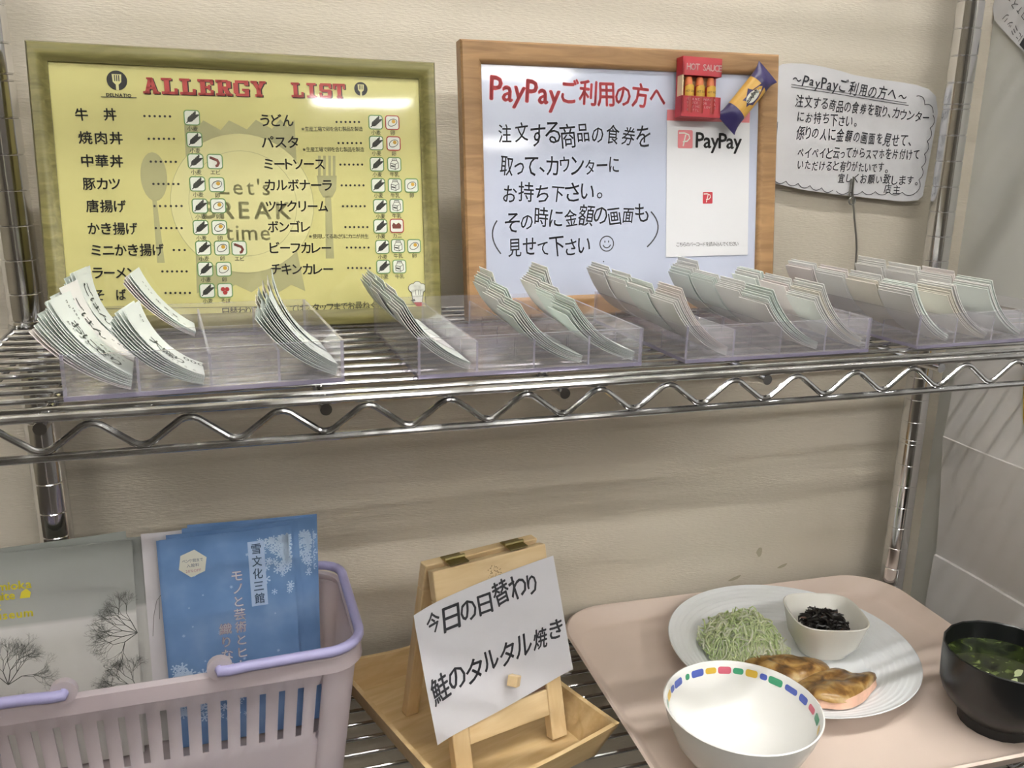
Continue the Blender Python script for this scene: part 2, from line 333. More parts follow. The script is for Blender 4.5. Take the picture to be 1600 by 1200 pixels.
MARK = {'spoon': (75.5, 110.6), 'spoonend': (76.1, 50.1), 'plate': (135.6, 92.9), 'plateR': (186.9, 93.1), 'nTL': (98.2, 151.0), 'nTR': (174.8, 152.5), 'nBL': (99.1, 27.4), 'nBR': (176.6, 27.1), 'fork': (197.5, 127.6), 'forkend': (196.9, 51.4), 'line0': (13.5, 18.6), 'line1': (271.1, 14.4), 'hat': (262.0, 21.3), 'lets': (136.7, 104.0), 'brk': (138.9, 87.8), 'time': (137.6, 72.0)}
BOARD_RED = [('PayPay', 21.1, 181.5, 80.2, 178.3, 23.6), ('ご利用の方へ', 80.7, 180.3, 174.9, 178.3, 19.5)]
BOARD_BLACK = [('注文する商品の食券を', 25.5, 146.6, 160.2, 147.5, 18.5), ('取って、カウンターに', 27.5, 121.5, 132.5, 122.8, 17.3), ('お持ち下さい。', 29.1, 101.0, 118.5, 101.5, 16.8), ('その時に金額の画面も', 30.8, 78.8, 158.7, 83.2, 17.1), ('見せて下さい', 32.4, 56.3, 105.5, 57.7, 16.9)]
BMISC = [(120.1, 58.9), (24.3, 79.4), (20.2, 66.8), (26.9, 52.9), (161.1, 84.8), (167.8, 70.2), (157.6, 55.3), (117.1, 44.1), (127.6, 29.8)]
CARD = [(175.5, 168.5), (255.4, 168.1), (256.3, 46.2), (175.3, 46.2), (185.3, 152.0), (200.0, 152.2), (200.2, 137.4), (185.5, 137.3), (204.4, 143.8), (246.4, 143.3), (215.1, 95.9), (185.1, 56.6), (246.6, 56.0)]
SAUCE = [(182.1, 208.4), (218.8, 208.1), (217.0, 160.6), (179.4, 161.4)]
SPAG = [(264.6, 199.6), (224.8, 156.3)]
MEMO_T = [('〜PayPayご利用の方へ〜', -84.5, 70.6, 55.9, 56.7, 14.5), ('注文する商品の食券を取り、カウンター', -77.9, 50.2, 85.0, 37.3, 12.5), ('にお持ち下さい。', -74.8, 35.4, -1.8, 31.3, 12.9), ('係りの人に金額の画面を見せて、', -73.8, 20.3, 68.5, 13.6, 14.0), ('ペイペイと云ってからスマホを片付けて', -70.9, 1.5, 78.8, 0.2, 12.5), ('いただけると有りがたいです。', -69.6, -10.8, 43.4, -12.9, 11.7), ('宜しくお願い致します。', -20.1, -23.2, 82.3, -25.8, 12.9), ('店主', 39.3, -34.2, 61.6, -36.3, 11.5)]
MEMO_L = [(-83.9, 64.8), (55.2, 51.1), (-83.6, 62.4), (58.0, 48.7)]
NAP = [(98.1, 150.3), (105.5, 144.7), (111.1, 150.7), (122.6, 144.3), (128.7, 151.3), (140.8, 145.3), (147.5, 152.3), (158.5, 146.2), (164.8, 153.3), (169.6, 147.9), (174.9, 153.2), (175.0, 125.9), (171.7, 59.9), (176.7, 27.1), (166.5, 32.2), (157.3, 26.7), (146.5, 33.2), (137.4, 27.2), (126.3, 33.2), (117.4, 27.3), (108.3, 33.2), (99.0, 27.3), (100.0, 56.2), (97.5, 119.9)]
SPOON = [(73.3, 94.5), (76.1, 94.6), (78.6, 50.0), (73.5, 50.1), (75.4, 110.7)]
FORK = [(189.3, 113.0), (204.1, 113.2), (203.2, 102.7), (200.0, 97.0), (193.3, 97.0), (190.3, 102.6), (194.8, 97.9), (199.1, 97.9), (199.4, 51.3), (193.1, 51.4), (191.9, 127.6), (195.7, 127.7), (199.5, 127.8), (202.8, 127.8), (191.1, 111.1), (194.9, 111.2), (198.8, 111.2), (202.1, 111.3)]
PLT = [(135.6, 92.0), (186.9, 92.2), (138.3, 140.7)]
LBT = [("Let's", 118.0, 104.8, 155.8, 104.2, 16.2), ('BREAK', 105.5, 87.8, 170.7, 87.4, 17.2), ('time', 120.4, 71.7, 154.1, 71.5, 16.4)]
HATP = [(260.3, 26.3), (264.5, 28.2), (268.5, 26.1), (260.6, 18.8), (267.8, 18.5), (266.6, 13.5), (259.4, 13.7), (258.8, 12.2), (266.9, 8.4)]
K_ = mat('black ink', '2a2a2a', .6); GREYW = mat('pale grey print', 'b0ad7e', .5)
WHITEP = mat('white print', 'e4e6dc', .5); GREENP = mat('green print', '6f9a5e', .5); REDP = mat('red print', 'b03434', .5)
YOLK = mat('yellow print', 'd8a83a', .5); BROWNP = mat('brown print', '7c3d33', .5); DGREY = mat('dark grey print', '44453f', .5); PALEY = mat('pale yellow print', 'd8d398', .5); TAN = mat('print skin', 'd8b98e', .5)
ML = pose(24, -66, -147.2-T*24, lean=-7.5)
fr = thing('picture_frame', 'yellow printed allergy list in an olive green wooden frame, leaning on the wall', 'picture frame', ML)
def moulding(w, h, prof, name, m, par, x0=0, z0=0):
    # prof: list of (inset, y) going round the section; four mitred lengths in one mesh
    c = [(x0, z0, 1, 1), (x0+w, z0, -1, 1), (x0+w, z0+h, -1, -1), (x0, z0+h, 1, -1)]; n = len(prof); vs = []
    for cx, cz, sx, sz in c: vs += [(cx+sx*i, y, cz+sz*i) for i, y in prof]
    fs = []
    for k in range(4):
        for j in range(n): a = k*n+j; b = k*n+(j+1) % n; fs.append((a, b, ((k+1) % 4)*n+(j+1) % n, ((k+1) % 4)*n+j))
    return MB().add(vs, fs).build(name, m, par, smooth=40)
OLV = wood('olive stained wood', '6a643a', '86804e', (2, 20, 20), 8, .35)
moulding(281, 199, [(0, 14), (0, 4), (1.5, 1), (5, 0), (8.5, 1.2), (10.4, 3.5), (12.6, 4.5), (12.6, 14)], 'frame', OLV, fr, 1, 0)
MB().hexa([(130, 60, 8.7), (160, 60, 8.7), (160, 62, 8.9), (130, 62, 8.9)], [(125, 15, 150), (165, 15, 150), (165, 17, 150), (125, 17, 150)]).build('stand', mat('grey board', '77746c', .8), fr, smooth=0)
FP = lambda u, v: (u, 5.2, v)
post = MB().b2(11, 272, 6.2, 13, 4, 190).build('poster', mat('yellow paper', 'd3cd88', .55, var=.03, vscale=3), fr, smooth=0)
def ink(name, mb, m, par): return mb.build(name, m, par, smooth=0)
# faint picture behind the writing: napkin, plate, cutlery, "Let's BREAK time"
F0 = lambda u, v: (u, 6.1, v); F1 = lambda u, v: (u, 6.02, v); F2 = lambda u, v: (u, 5.94, v); F3 = lambda u, v: (u, 5.86, v); F4 = lambda u, v: (u, 5.78, v); F5 = lambda u, v: (u, 5.7, v)
g = MB()
g.flat(NAP, F0)
disc(g, *SPOON[4], 8.8, F0, 24, 17); g.flat(SPOON[:4], F0)
for q in range(4): a, b = FORK[10+q], FORK[14+q]; g.flat([(a[0]-1, a[1]), (a[0]+1, a[1]), (b[0]+1, b[1]), (b[0]-1, b[1])], F0)
g.flat(FORK[:6], F0); g.flat(FORK[6:10], F0)
ink('print', g, GREYW, post)
pu, pv = PLT[0]; pr = 50.3
g = MB(); disc(g, pu, pv, pr, F1, 48); ink('print', g, PALEY, post)
g = MB(); ring(g, pu, pv, pr, .35, F2, 48); ring(g, pu, pv, 38, .3, F2, 40)
for (s, a, b, c, d, h), o_ in zip(LBT, (.008, .03, .012)): text(g, s, a, b, c, d, h*.95, F2, off=o_)
ink('print', g, GREYW, post)
g = MB()
for s, a, b, c, d, h in MENU: text(g, s, a, b, c, d, h, F3, off=.017, fill=.9)
for s, a, b, c, d, h in SMALL: text(g, s, a, b, c, d, h, F3)
for n, a, b, c, d in DOTS:
    for i in range(n): disc(g, a+(c-a)*i/(n-1), b+(d-b)*i/(n-1), .85, F3, 8)
stroke(g, [(MARK['line0'][0], MARK['line0'][1]), (MARK['line1'][0], MARK['line1'][1])], .3, F3)
for (c, d) in LOGO[:2]: disc(g, c, d, 6.6 if c < 100 else 5, F3, 28)
stroke(g, [LOGO[2], LOGO[3]], .5, F3); stroke(g, [LOGO[4], LOGO[5]], .4, F3)
for s, a, b, c, d, h in TITLE[2:]: text(g, s, a, b, c, d, h, F3, off=.025)
# slab letters of the heading: strokes on a 5 x 7 field, drawn as bars
SLAB = {'A': [(0, 0, 2, 1.1), (3, 0, 5, 1.1), (.4, 0, 1.7, 0, 3.1, 7, 1.9, 7), (3.3, 0, 4.6, 0, 3.1, 7, 1.9, 7), (1.2, 2, 3.8, 3), (1.2, 6.2, 3, 7)],
 'L': [(0, 0, 5, 1.2), (.9, 0, 2.5, 7), (0, 6, 3.3, 7), (4, 0, 5, 2.6)], 'E': [(0, 0, 5, 1.1), (.8, 0, 2.4, 7), (0, 5.9, 5, 7), (4, 0, 5, 2.4), (4, 4.7, 5, 7), (2, 3, 3.6, 4), (3.2, 2.4, 4, 4.6)],
 'R': [(0, 0, 2.9, 1.1), (.7, 0, 2.2, 7), (0, 5.9, 4, 7), (2, 3, 4, 4.1), (3.4, 3.5, 4.9, 6.6), (2.2, 3.2, 3.6, 3.5, 5, 0, 3.4, 0), (3.6, 0, 5.2, 1.1)],
 'G': [(.0, 1.2, 1.6, 5.8), (.6, 0, 4.4, 1.2), (.6, 5.8, 4.2, 7), (3.6, 4.8, 5, 7), (3.6, 0, 5, 3.3), (2.8, 2.4, 5.1, 3.4)],
 'Y': [(1.3, 0, 3.7, 1.1), (1.8, 0, 3.3, 3.4), (.2, 7, 1.9, 7, 3.2, 3, 1.9, 3), (3.2, 7, 4.8, 7, 3.1, 3, 2, 3), (0, 6, 2.1, 7), (2.9, 6, 5, 7)],
 'I': [(.6, 0, 4.4, 1.1), (.6, 5.9, 4.4, 7), (1.7, 0, 3.3, 7)], 'S': [(0, 0, 1.1, 2.6), (.6, 0, 4.6, 1.2), (3.4, .6, 5, 3.9), (.6, 2.9, 4.4, 4.1), (.1, 3.4, 1.6, 6.4), (.5, 5.8, 4.4, 7), (3.9, 4.6, 5, 7)],
 'T': [(1.3, 0, 3.7, 1.1), (1.7, 0, 3.3, 7), (0, 5.9, 5, 7), (0, 4.4, 1, 7), (4, 4.4, 5, 7)]}
def slab(mb, s, u0, v0, u1, v1, h, fn):
    n = len(s); L = math.hypot(u1-u0, v1-v0); ca, sa = (u1-u0)/L, (v1-v0)/L; wd_ = L/n
    for i, c in enumerate(s):
        for b in SLAB[c]:
            q = [(b[0], b[1]), (b[2], b[1]), (b[2], b[3]), (b[0], b[3])] if len(b) == 4 else [(b[j], b[j+1]) for j in (0, 2, 4, 6)]
            P = []
            for x, y in q:
                X = (i+.04+x/5*.88)*wd_; Y = (y/7-.5)*h; P.append((u0+X*ca-Y*sa, v0+X*sa+Y*ca))
            mb.flat(P, fn)
for s, a, b, c, d, h in TITLE[:2]: slab(g, s, a+.8, b-.5, c+.8, d-.5, h*.98, F3)
ink('print', g, K_, post)
g = MB()
for s, a, b, c, d, h in TITLE[:2]: slab(g, s, a, b, c, d, h*.98, F4)
ink('print', g, mat('heading red', 'b8433f', .5), post)
g = MB()
for (c, d) in LOGO[:2]:
    k = .9 if c < 100 else .7
    g.flat([(c-3.4*k, d+4.6*k), (c+3.4*k, d+4.6*k), (c+3*k, d-1.2*k), (c+1*k, d-3.2*k), (c+1*k, d-7.4*k), (c-1*k, d-7.4*k), (c-1*k, d-3.2*k), (c-3*k, d-1.2*k)], F4)
ink('print', g, PALEY, post)
g = MB()
for (c, d) in LOGO[:2]:
    k = .9 if c < 100 else .7
    for q in (-1.5, 0, 1.5): g.flat([(c+q*k-.35*k, d+4*k), (c+q*k+.35*k, d+4*k), (c+q*k+.35*k, d-.6*k), (c+q*k-.35*k, d-.6*k)], F5)
ink('print', g, K_, post)
gw, gg, gr, gk, gy, gb = MB(), MB(), MB(), MB(), MB(), MB()
NAMES = dict(w='小麦', e='エビ', g='卵', G='卵', s='そば', m='牛乳', c='カニ')
_F3, _F4 = F3, F4
for k, u, v in ICONS:
    F3 = lambda a, b, u=u, v=v: _F3(u+(a-u)*.97, v+(b-v)*.95); F4 = lambda a, b, u=u, v=v: _F4(u+(a-u)*.97, v+(b-v)*.95); h = 5.3; gw.flat(rrect(u, v, h, h, 2), F3); rloop(gr if k in 'Gc' else gg, u, v, h, h, 2, .8, F4)
    text(gk, NAMES[k], u-3.8+(1.2 if k in 'gG' else 0), v-8.1, u+3.8-(1.2 if k in 'gG' else 0), v-8.1, 3.9, F4)
    if k == 'w':
        stroke(gk, [(u-4, v-4), (u-1, v-1)], .7, F4)
        for i in range(5):
            cx, cy = u-1.8+i*1.15, v-1.8+i*1.05
            for sg in (-1, 1):
                aa = R(45+sg*32); gx, gy_ = cx+.9*math.cos(R(45+sg*90)), cy+.9*math.sin(R(45+sg*90))
                gk.flat([(gx+2.0*math.cos(t)*math.cos(aa)-.72*math.sin(t)*math.sin(aa), gy_+2.0*math.cos(t)*math.sin(aa)+.72*math.sin(t)*math.cos(aa)) for t in (6.283*j/10 for j in range(10))], F4)
    elif k in 'gG':
        stroke(gk, [(u+3.6*math.cos(a*.314)*(1 if math.cos(a*.314) > 0 else .95), v+2.7*math.sin(a*.314)+.9*math.cos(a*.314)) for a in range(21)], .5, F4); disc(gy, u+1, v+.9, 1.5, F4, 12)
    elif k == 'm':
        for p in ([(u-3, v+.8), (u-3, v-3.2), (u+.6, v-4), (u+.6, v)], [(u+.6, v-4), (u+3.2, v-2.8), (u+3.2, v+1.2), (u+.6, v), (u-3, v+.8), (u-1.6, v+3), (u+2, v+3), (u+3.2, v+1.2)], [(u-1.6, v+3), (u-1.6, v+4.2), (u+2, v+4.2), (u+2, v+3)]): stroke(gk, p, .55, F4)
        gk.flat([(u-2.6, v-.6), (u+.2, v-1.2), (u+.2, v-2.4), (u-2.6, v-1.8)], F4)
    elif k == 'e': stroke(gb, [(u-3.4, v+3), (u-1, v+2), (u+1.6, v+1), (u+2.6, v-1), (u+1.4, v-3.2), (u+.2, v-3.4)], 2, F4); stroke(gk, [(u-4, v+3.6), (u-1, v+1)], .5, F4)
    elif k == 's':
        for a in (0, 2.1, 4.2): disc(gr, u+1.7*math.cos(a+.5), v+1.7*math.sin(a+.5), 1.8, F4, 6)
    elif k == 'c':
        gb.flat([(u-3.4, v-2.2), (u+3.2, v-2.2), (u+3.6, v+.6), (u+1.6, v+2.6), (u-.6, v+1), (u-2.6, v+2.6), (u-3.8, v+.4)], F4)
# little cook's hat
_h = MARK['hat']
F3 = lambda a, b: _F3(_h[0]+(a-_h[0])*.8, _h[1]+(b-_h[1])*.8); F4 = lambda a, b: _F4(_h[0]+(a-_h[0])*.8, _h[1]+(b-_h[1])*.8); F5_ = F5; F5 = lambda a, b: F5_(_h[0]+(a-_h[0])*.8, _h[1]+(b-_h[1])*.8)
hu, hv = _h[0]+1.5, _h[1]+1.5
for du, dv, r in ((-4.6, 6, 4), (0, 8, 4.2), (4.6, 6, 4)): disc(gk, hu+du, hv+dv, r+.6, F3, 14); disc(gw, hu+du, hv+dv, r, F4, 14)
gk.flat([(hu-6.4, hv+4), (hu+6.6, hv+4), (hu+4.6, hv-8.6), (hu-5, hv-8.6)], F3); gw.flat([(hu-5.8, hv+4.6), (hu+6, hv+4.6), (hu+4.1, hv-8), (hu-4.4, hv-8)], F4)
for du in (-2, 1, 3.6): stroke(gk, [(hu+du, hv+4), (hu+du*.8, hv-1)], .4, F5)
stroke(gk, [(hu-5, hv-2), (hu+5, hv-2)], .4, F5); gk.flat([(hu-7.4, hv-6), (hu-3.4, hv-4.6), (hu-2, hv-6.8), (hu-5, hv-7)], F5)
gr.flat([(hu-4, hv-8), (hu+5.4, hv-8.6), (hu+5, hv-12), (hu-1, hv-12)], F5)
for a, m in ((gw, WHITEP), (gg, GREENP), (gr, REDP), (gk, DGREY), (gy, YOLK), (gb, BROWNP)): ink('print', a, m, post)
cov = MB(); cov.grid(30, 20, lambda a, b: (12+260*a, 4.9, 5+184*b)); cov.build('cover_sheet', clear('frame cover', (.99, .99, .98), .0, k=1.0, wav=.17, rough=.05), fr)

# ------------------------------------------------------------ whiteboard, card and magnets
MW = pose(330, -66, -145.8-T*470, tilt=0, lean=-6)
wb = thing('whiteboard', 'whiteboard in a brown wooden frame with red and black handwriting', 'whiteboard', MW)
PINE = wood('brown pine', '8a6a48', 'ab875e', (3, 26, 26), 5, .4)
moulding(284, 216, [(0, 13), (0, 1.5), (1.5, 0), (13.5, 0), (16, 2), (17, 3.5), (17, 13)], 'frame', PINE, wb, -3, 0)
MB().hexa([(130, 60, 7.6), (160, 60, 7.6), (160, 62, 7.8), (130, 62, 7.8)], [(125, 14, 160), (165, 14, 160), (165, 16, 160), (125, 16, 160)]).build('stand', mat('grey board', '77746c', .8), wb, smooth=0)
brd = MB().b2(12, 266, 5, 11, 12, 202).build('board', mat('whiteboard enamel', 'bcc3d6', .22, spec=.5, coat=.6), wb, smooth=0)
B1 = lambda u, v: (u, 4.85, v)
g = MB()
for s, a, b, c, d, h in BOARD_RED: text(g, s, a, b, c, d, h, B1, off=.022, jit=.5, fill=.92)
ink('handwriting', g, mat('red marker', 'd65a5f', .55), brd)
g = MB()
for s, a, b, c, d, h in BOARD_BLACK: text(g, s, a, b, c, d, h*.92, B1, off=.006, jit=1.2, fill=.88)
u, v = BMISC[0]; ring(g, u, v, 6.2, .9, B1); disc(g, u-1.7, v+1.7, .5, B1, 8, 1); disc(g, u+1.7, v+1.7, .5, B1, 8, 1)
stroke(g, [(u+3.6*math.cos(R(200+14*i)), v+.4+3.8*math.sin(R(200+14*i))) for i in range(11)], .9, B1)
def arc3(p, q, r, n=10):
    out = []
    for i in range(n+1):
        t = i/n; out.append(tuple((1-t)*(1-2*t)*p[k]+4*t*(1-t)*q[k]+t*(2*t-1)*r[k] for k in (0, 1)))
    return out
stroke(g, arc3(*BMISC[1:4]), 1.1, B1); stroke(g, arc3(*BMISC[4:7]), 1.2, B1); disc(g, *BMISC[7], .6, B1, 8); stroke(g, [BMISC[8], (BMISC[8][0]+2.4, BMISC[8][1]-4)], .7, B1)
ink('handwriting', g, mat('black marker', '3a3a40', .5), brd)
# payment card lying on the board
cd = MB().prism([CARD[0], CARD[3], CARD[2], CARD[1]], lambda u, v, d: (u, 4.7-.35*d, v)).build('payment_card', mat('card white', 'd8d9dc', .4), None, smooth=0, M=MW)
tag(cd, 'white payment card with pink top band and pink P logo, stuck on the whiteboard', 'card')
C1 = lambda u, v: (u, 4.25, v); C2 = lambda u, v: (u, 4.17, v)
x0, x1 = CARD[0][0], CARD[1][0]
PINK = mat('card pink', 'dd8288', .45)
g = MB(); g.flat([(x0, CARD[0][1]), (x0-.4, CARD[0][1]-8.8), (x1-.4, CARD[0][1]-9.2), (x1, CARD[1][1])], C1); lu, lv = 192.7, 144.7; g.flat(rrect(lu, lv, 7.1, 7.5, 1.3), C1); ink('print', g, PINK, cd)
def plogo(mb, u, v, k, fn):
    stroke(mb, [(u-6.6*k, v+5.4*k), (u-1*k, v+5.6*k), (u+3.6*k, v+4*k), (u+4.6*k, v+1*k), (u+2*k, v-1.8*k), (u-2.6*k, v-2.4*k)], 1.3*k, fn); stroke(mb, [(u+.4*k, v+4*k), (u-2.2*k, v-6.4*k)], 1.3*k, fn)
g = MB(); plogo(g, lu, lv, .91, C2); tu, tv = CARD[10]; ink('print', g, WHITEP, cd)
g = MB(); g.flat(rrect(tu, tv, 4.8, 4.9, .8), C1); ink('print', g, mat('logo red', 'b8323f', .45), cd); g = MB(); plogo(g, tu, tv, .6, C2); ink('print', g, WHITEP, cd)
g = MB(); text(g, 'PayPay', 203, 144.6, 247.5, 143.8, 17, C1, off=.02, fill=1); text(g, 'こちらのバーコードを読み込んでください', CARD[11][0], CARD[11][1], CARD[12][0], CARD[12][1], 4.0, C1); ink('print', g, K_, cd)
# hot sauce box magnet
def onwb(u, y, v, rot): return MW @ Matrix.Translation((u/1000, y/1000, v/1000)) @ Matrix.Rotation(R(rot), 4, 'Y') @ Matrix.Scale(.91, 4)
hs = thing('hot_sauce_magnet', 'red hot sauce box magnet with three tiny bottles, on the whiteboard frame', 'magnet', onwb(198.4, 0, 161, 1.6))
REDB = mat('magnet red', 'b02a35', .4)
# local: x -20..20, y -12..0 (front is -12), z 0..52
hb = MB(); hb.b2(-20, 20, -2.5, -.3, 0, 52).b2(-20, 20, -12, -2.5, 0, 3).b2(-20, 20, -12, -10.5, 3, 18).b2(-20, 20, -12, -2.5, 48, 52).b2(-20, 20, -12, -10.5, 36, 48).b2(-20, -18, -12, -2.5, 3, 18).b2(18, 20, -12, -2.5, 3, 18).b2(-20, -18, -12, -2.5, 36, 48).b2(18, 20, -12, -2.5, 36, 48)
hb.build('box', REDB, hs, smooth=0)
MB().b2(-17.8, 17.8, -2.9, -2.55, 18, 36).b2(-19.8, -18.4, -11.5, -2.5, 18, 36).build('liner', mat('magnet cream', 'e3c7a0', .5), hs, smooth=0)
for i in (-1, 0, 1):
    b = MB().lathe([(0, 3), (4.9, 3.2), (5, 24), (4.6, 27), (3.6, 28)], 18, (i*11.2, -7.6, 0)).build('bottle', mat('sauce red', '9e2a22', .3), hs)
    MB().lathe([(3.6, 28), (3.4, 33), (2.6, 35), (0, 35.2)], 16, (i*11.2, -7.6, 0)).build('cap', mat('bottle cap orange', 'd97a4c', .3), b)
    m = MB(); m.grid(8, 1, lambda p, q: (i*11.2+5.15*math.sin(R(-62+124*p)), -7.6-5.15*math.cos(R(-62+124*p)), 18+8.5*q+1.5*math.sin(math.pi*p)*q)); m.build('label', mat('bottle label yellow', 'd2a63e', .45), b)
    m = MB(); text(m, 'HOT SAUCE', i*11.2-4.2, 22.2, i*11.2+4.2, 22.2, 2.6, lambda u, v: (u, -7.6-math.sqrt(max(0, 5.3**2-(u-i*11.2)**2)), v)); m.build('print', K_, b, smooth=0)
HF = lambda u, v: (u, -12.12, v)
m = MB(); text(m, 'HOT SAUCE', -16, 43.4, 19.6, 43.4, 7.6, HF, off=.02, fill=1)
for j, s in enumerate(('ISLAND PEPPER', 'SAUCE FOR ALL', 'YOU HOT LOVERS', 'BOTTLES')): text(m, s, -15, 15.4-3.1*j, (15 if j < 3 else 2), 15.4-3.4*j, 2.7, HF, off=.01)
m.build('print', mat('print pale red', 'e6c6c2', .5), hs, smooth=0)
# spaghetti packet magnet
sp = thing('spaghetti_packet_magnet', 'navy and yellow spaghetti packet magnet tilted at the whiteboard corner', 'magnet', onwb(244.7, -.4, 178, 42.6))
NAVY = mat('packet navy', '37305f', .3); YEL = mat('packet yellow', 'd3a54c', .35, var=.06, vscale=200, vstretch=(8, 1, .3))
def packet(s, t, off=0):          # s along -1..1, t round 0..1
    z = s*33; e = abs(s); fl = max(0, (e-.62)/.38); w = 10.6+3.2*fl*fl+off; d = (6.2*(1-fl**1.4)+.5)+off
    a = 2*math.pi*t; return (w*math.cos(a)*(1 if abs(math.cos(a)) < .98 else 1), -6.8+d*math.sin(a), z)
def sleeve(s0, s1, n, off=0):
    m = MB(); k = 28; vs = [packet(s0+(s1-s0)*i/n, j/k, off) for i in range(n+1) for j in range(k)]
    fs = [(i*k+j, i*k+(j+1) % k, (i+1)*k+(j+1) % k, (i+1)*k+j) for i in range(n) for j in range(k)]+[tuple(range(k))[::-1], tuple(n*k+j for j in range(k))]
    return m.add(vs, fs)
pk = sleeve(-.5, .5, 12).build('packet', YEL, sp)
sleeve(-1, -.5, 10, .05).build('wrapper_end', NAVY, sp); sleeve(.5, 1, 10, .05).build('wrapper_end', NAVY, sp)
PF = lambda u, v, o=.25: (u, -6.8-(6.7+o)*math.sqrt(max(0, 1-(u/11.2)**2)), v)
m = MB(); m.flat([(-7, 4), (-3, 6), (0, 17), (4.5, 17), (7, 6), (7.4, -3), (4, -6), (3, -10), (0, -6), (-4, -8), (-3.4, -3)][::-1], lambda u, v: PF(u, v, .2)); m.build('label', NAVY, sp, smooth=0)
m = MB(); disc(m, 1.2, 1.5, 4.6, lambda u, v: PF(1.2+(u-1.2)*.95+ (v-1.5)*.1, v, .5), 20, 8.2); m.build('label', WHITEP, sp, smooth=0)
m = MB(); text(m, 'Spaghetti', 1, 9, 1.4, -6, 5.4, lambda u, v: PF(u, v, .7), off=.02); m.build('print', K_, sp, smooth=0)
m = MB(); disc(m, 3, 11, 1, lambda u, v: PF(u, v, .5), 8); m.build('print', WHITEP, sp, smooth=0)

# ------------------------------------------------------------ handwritten memo in a wire clip stand
MM = Matrix.Translation(W(760, 32, -20))
pts = [(-100, 80), (-97, 82.6), (-87.4, 83.8), (-70, 84), (-52.3, 82.3), (-30, 79), (-13.9, 75.8), (15, 73), (45, 71), (65.2, 68.7), (80, 65), (88.8, 58.8), (93, 52), (94, 42), (93, 1.6), (91.5, -30), (89.5, -41), (84, -46), (72, -47), (59.1, -46.8), (20, -43), (-22, -39.1), (-60, -34.6), (-86.3, -29.5), (-98, -27)]
def mfn(u, v, d=0): return (u, -2+1.6*math.sin(u*.035)*.8+.00035*(u-10)**2*(1 if u > 0 else -.2)*-1-.25*d, v)
memo = MB(); NP = 40
def edge(u, top):
    c = []
    for a, b in zip(pts, pts[1:]+pts[:1]):
        if (a[0]-u)*(b[0]-u) <= 0 and a[0] != b[0]: c.append(a[1]+(b[1]-a[1])*(u-a[0])/(b[0]-a[0]))
    return (max if top else min)(c)
def mg(a, b, d): u = -99.9+193.8*a; v0, v1 = edge(u, 0), edge(u, 1); return mfn(u, v0+(v1-v0)*b, d)
memo.grid(NP, 10, lambda a, b: mg(a, b, 1), lambda a, b: mg(a, b, 0)); mo = memo.build('memo_paper', mat('memo paper', 'd3d3d6', .6), None, smooth=0, M=MM)
tag(mo, 'handwritten payment memo with cloud border held up by a wire clip', 'paper')
MF = lambda u, v: (lambda p: (p[0], p[1]-.5, p[2]))(mfn(u, v, 1))
g = MB()
for i, (s, a, b, c, d, h) in enumerate(MEMO_T): text(g, s, a, b, c, d, h*(.88 if i < 6 else .74), MF, off=.008, jit=.75, fill=.8)
def seg(p, q, n=12): return [(p[0]+(q[0]-p[0])*i/n, p[1]+(q[1]-p[1])*i/n) for i in range(n+1)]
stroke(g, seg(MEMO_L[0], MEMO_L[1]), .55, MF); stroke(g, seg(MEMO_L[2], MEMO_L[3]), .55, MF)
def scal(p, q, n, bulge):
    for i in range(n):
        a = (p[0]+(q[0]-p[0])*i/n, p[1]+(q[1]-p[1])*i/n); b = (p[0]+(q[0]-p[0])*(i+1)/n, p[1]+(q[1]-p[1])*(i+1)/n)
        dx, dy = b[0]-a[0], b[1]-a[1]; l = math.hypot(dx, dy); m_ = ((a[0]+b[0])/2+dy/l*bulge, (a[1]+b[1])/2-dx/l*bulge); stroke(g, arc3(a, m_, b, 8), .65, MF)
scal((88, 40), (80, -38), 6, -3.4); scal((80, -38), (-20, -36), 6, -3.2); scal((-24, -35), (-94, -24), 5, -3.4); scal((66, 58), (88, 42), 2, -3.6); scal((-95, -14), (-95, 30), 1, 0)
ink('handwriting', g, mat('memo ink', '33343c', .5), mo)
st = thing('wire_clip_stand', 'thin steel wire clip stand holding the handwritten memo', 'memo holder', pose(773, 22, S1(773)))
WIRE = mat('thin steel wire', 'a9a9a4', .3, metal=1)
def wp(x, z): return (x-773, 32-5.5-22, z-20-S1(773))
wpath = [wp(756.5, -22), wp(757, -36), wp(760, -50), wp(763, -62), wp(768, -80), wp(771, -95), wp(772.5, -112), (0, 4, 14)]
MB().tube(wpath, 1.1, 8).build('stem', WIRE, st)
MB().tube([wp(754, -24), wp(753.4, -40), wp(757.5, -44), wp(757, -32)], .9, 8).tube([(wp(758+4*math.cos(a*.7), -46+4*math.sin(a*.7))) for a in range(10)], .8, 8).build('clip', WIRE, st)
MB().tube([(0, 4, 16), (-5, -2, 8), (-5, -6, 2)], 1.1, 8).tube([(0, 4, 16), (5, -2, 8), (5, -6, 2)], 1.1, 8).build('leg', WIRE, st)
MB().lathe([(0, 0), (17, 0), (17, 2.5), (4, 5), (4, 15), (0, 15)], 24).build('base', WIRE, st)

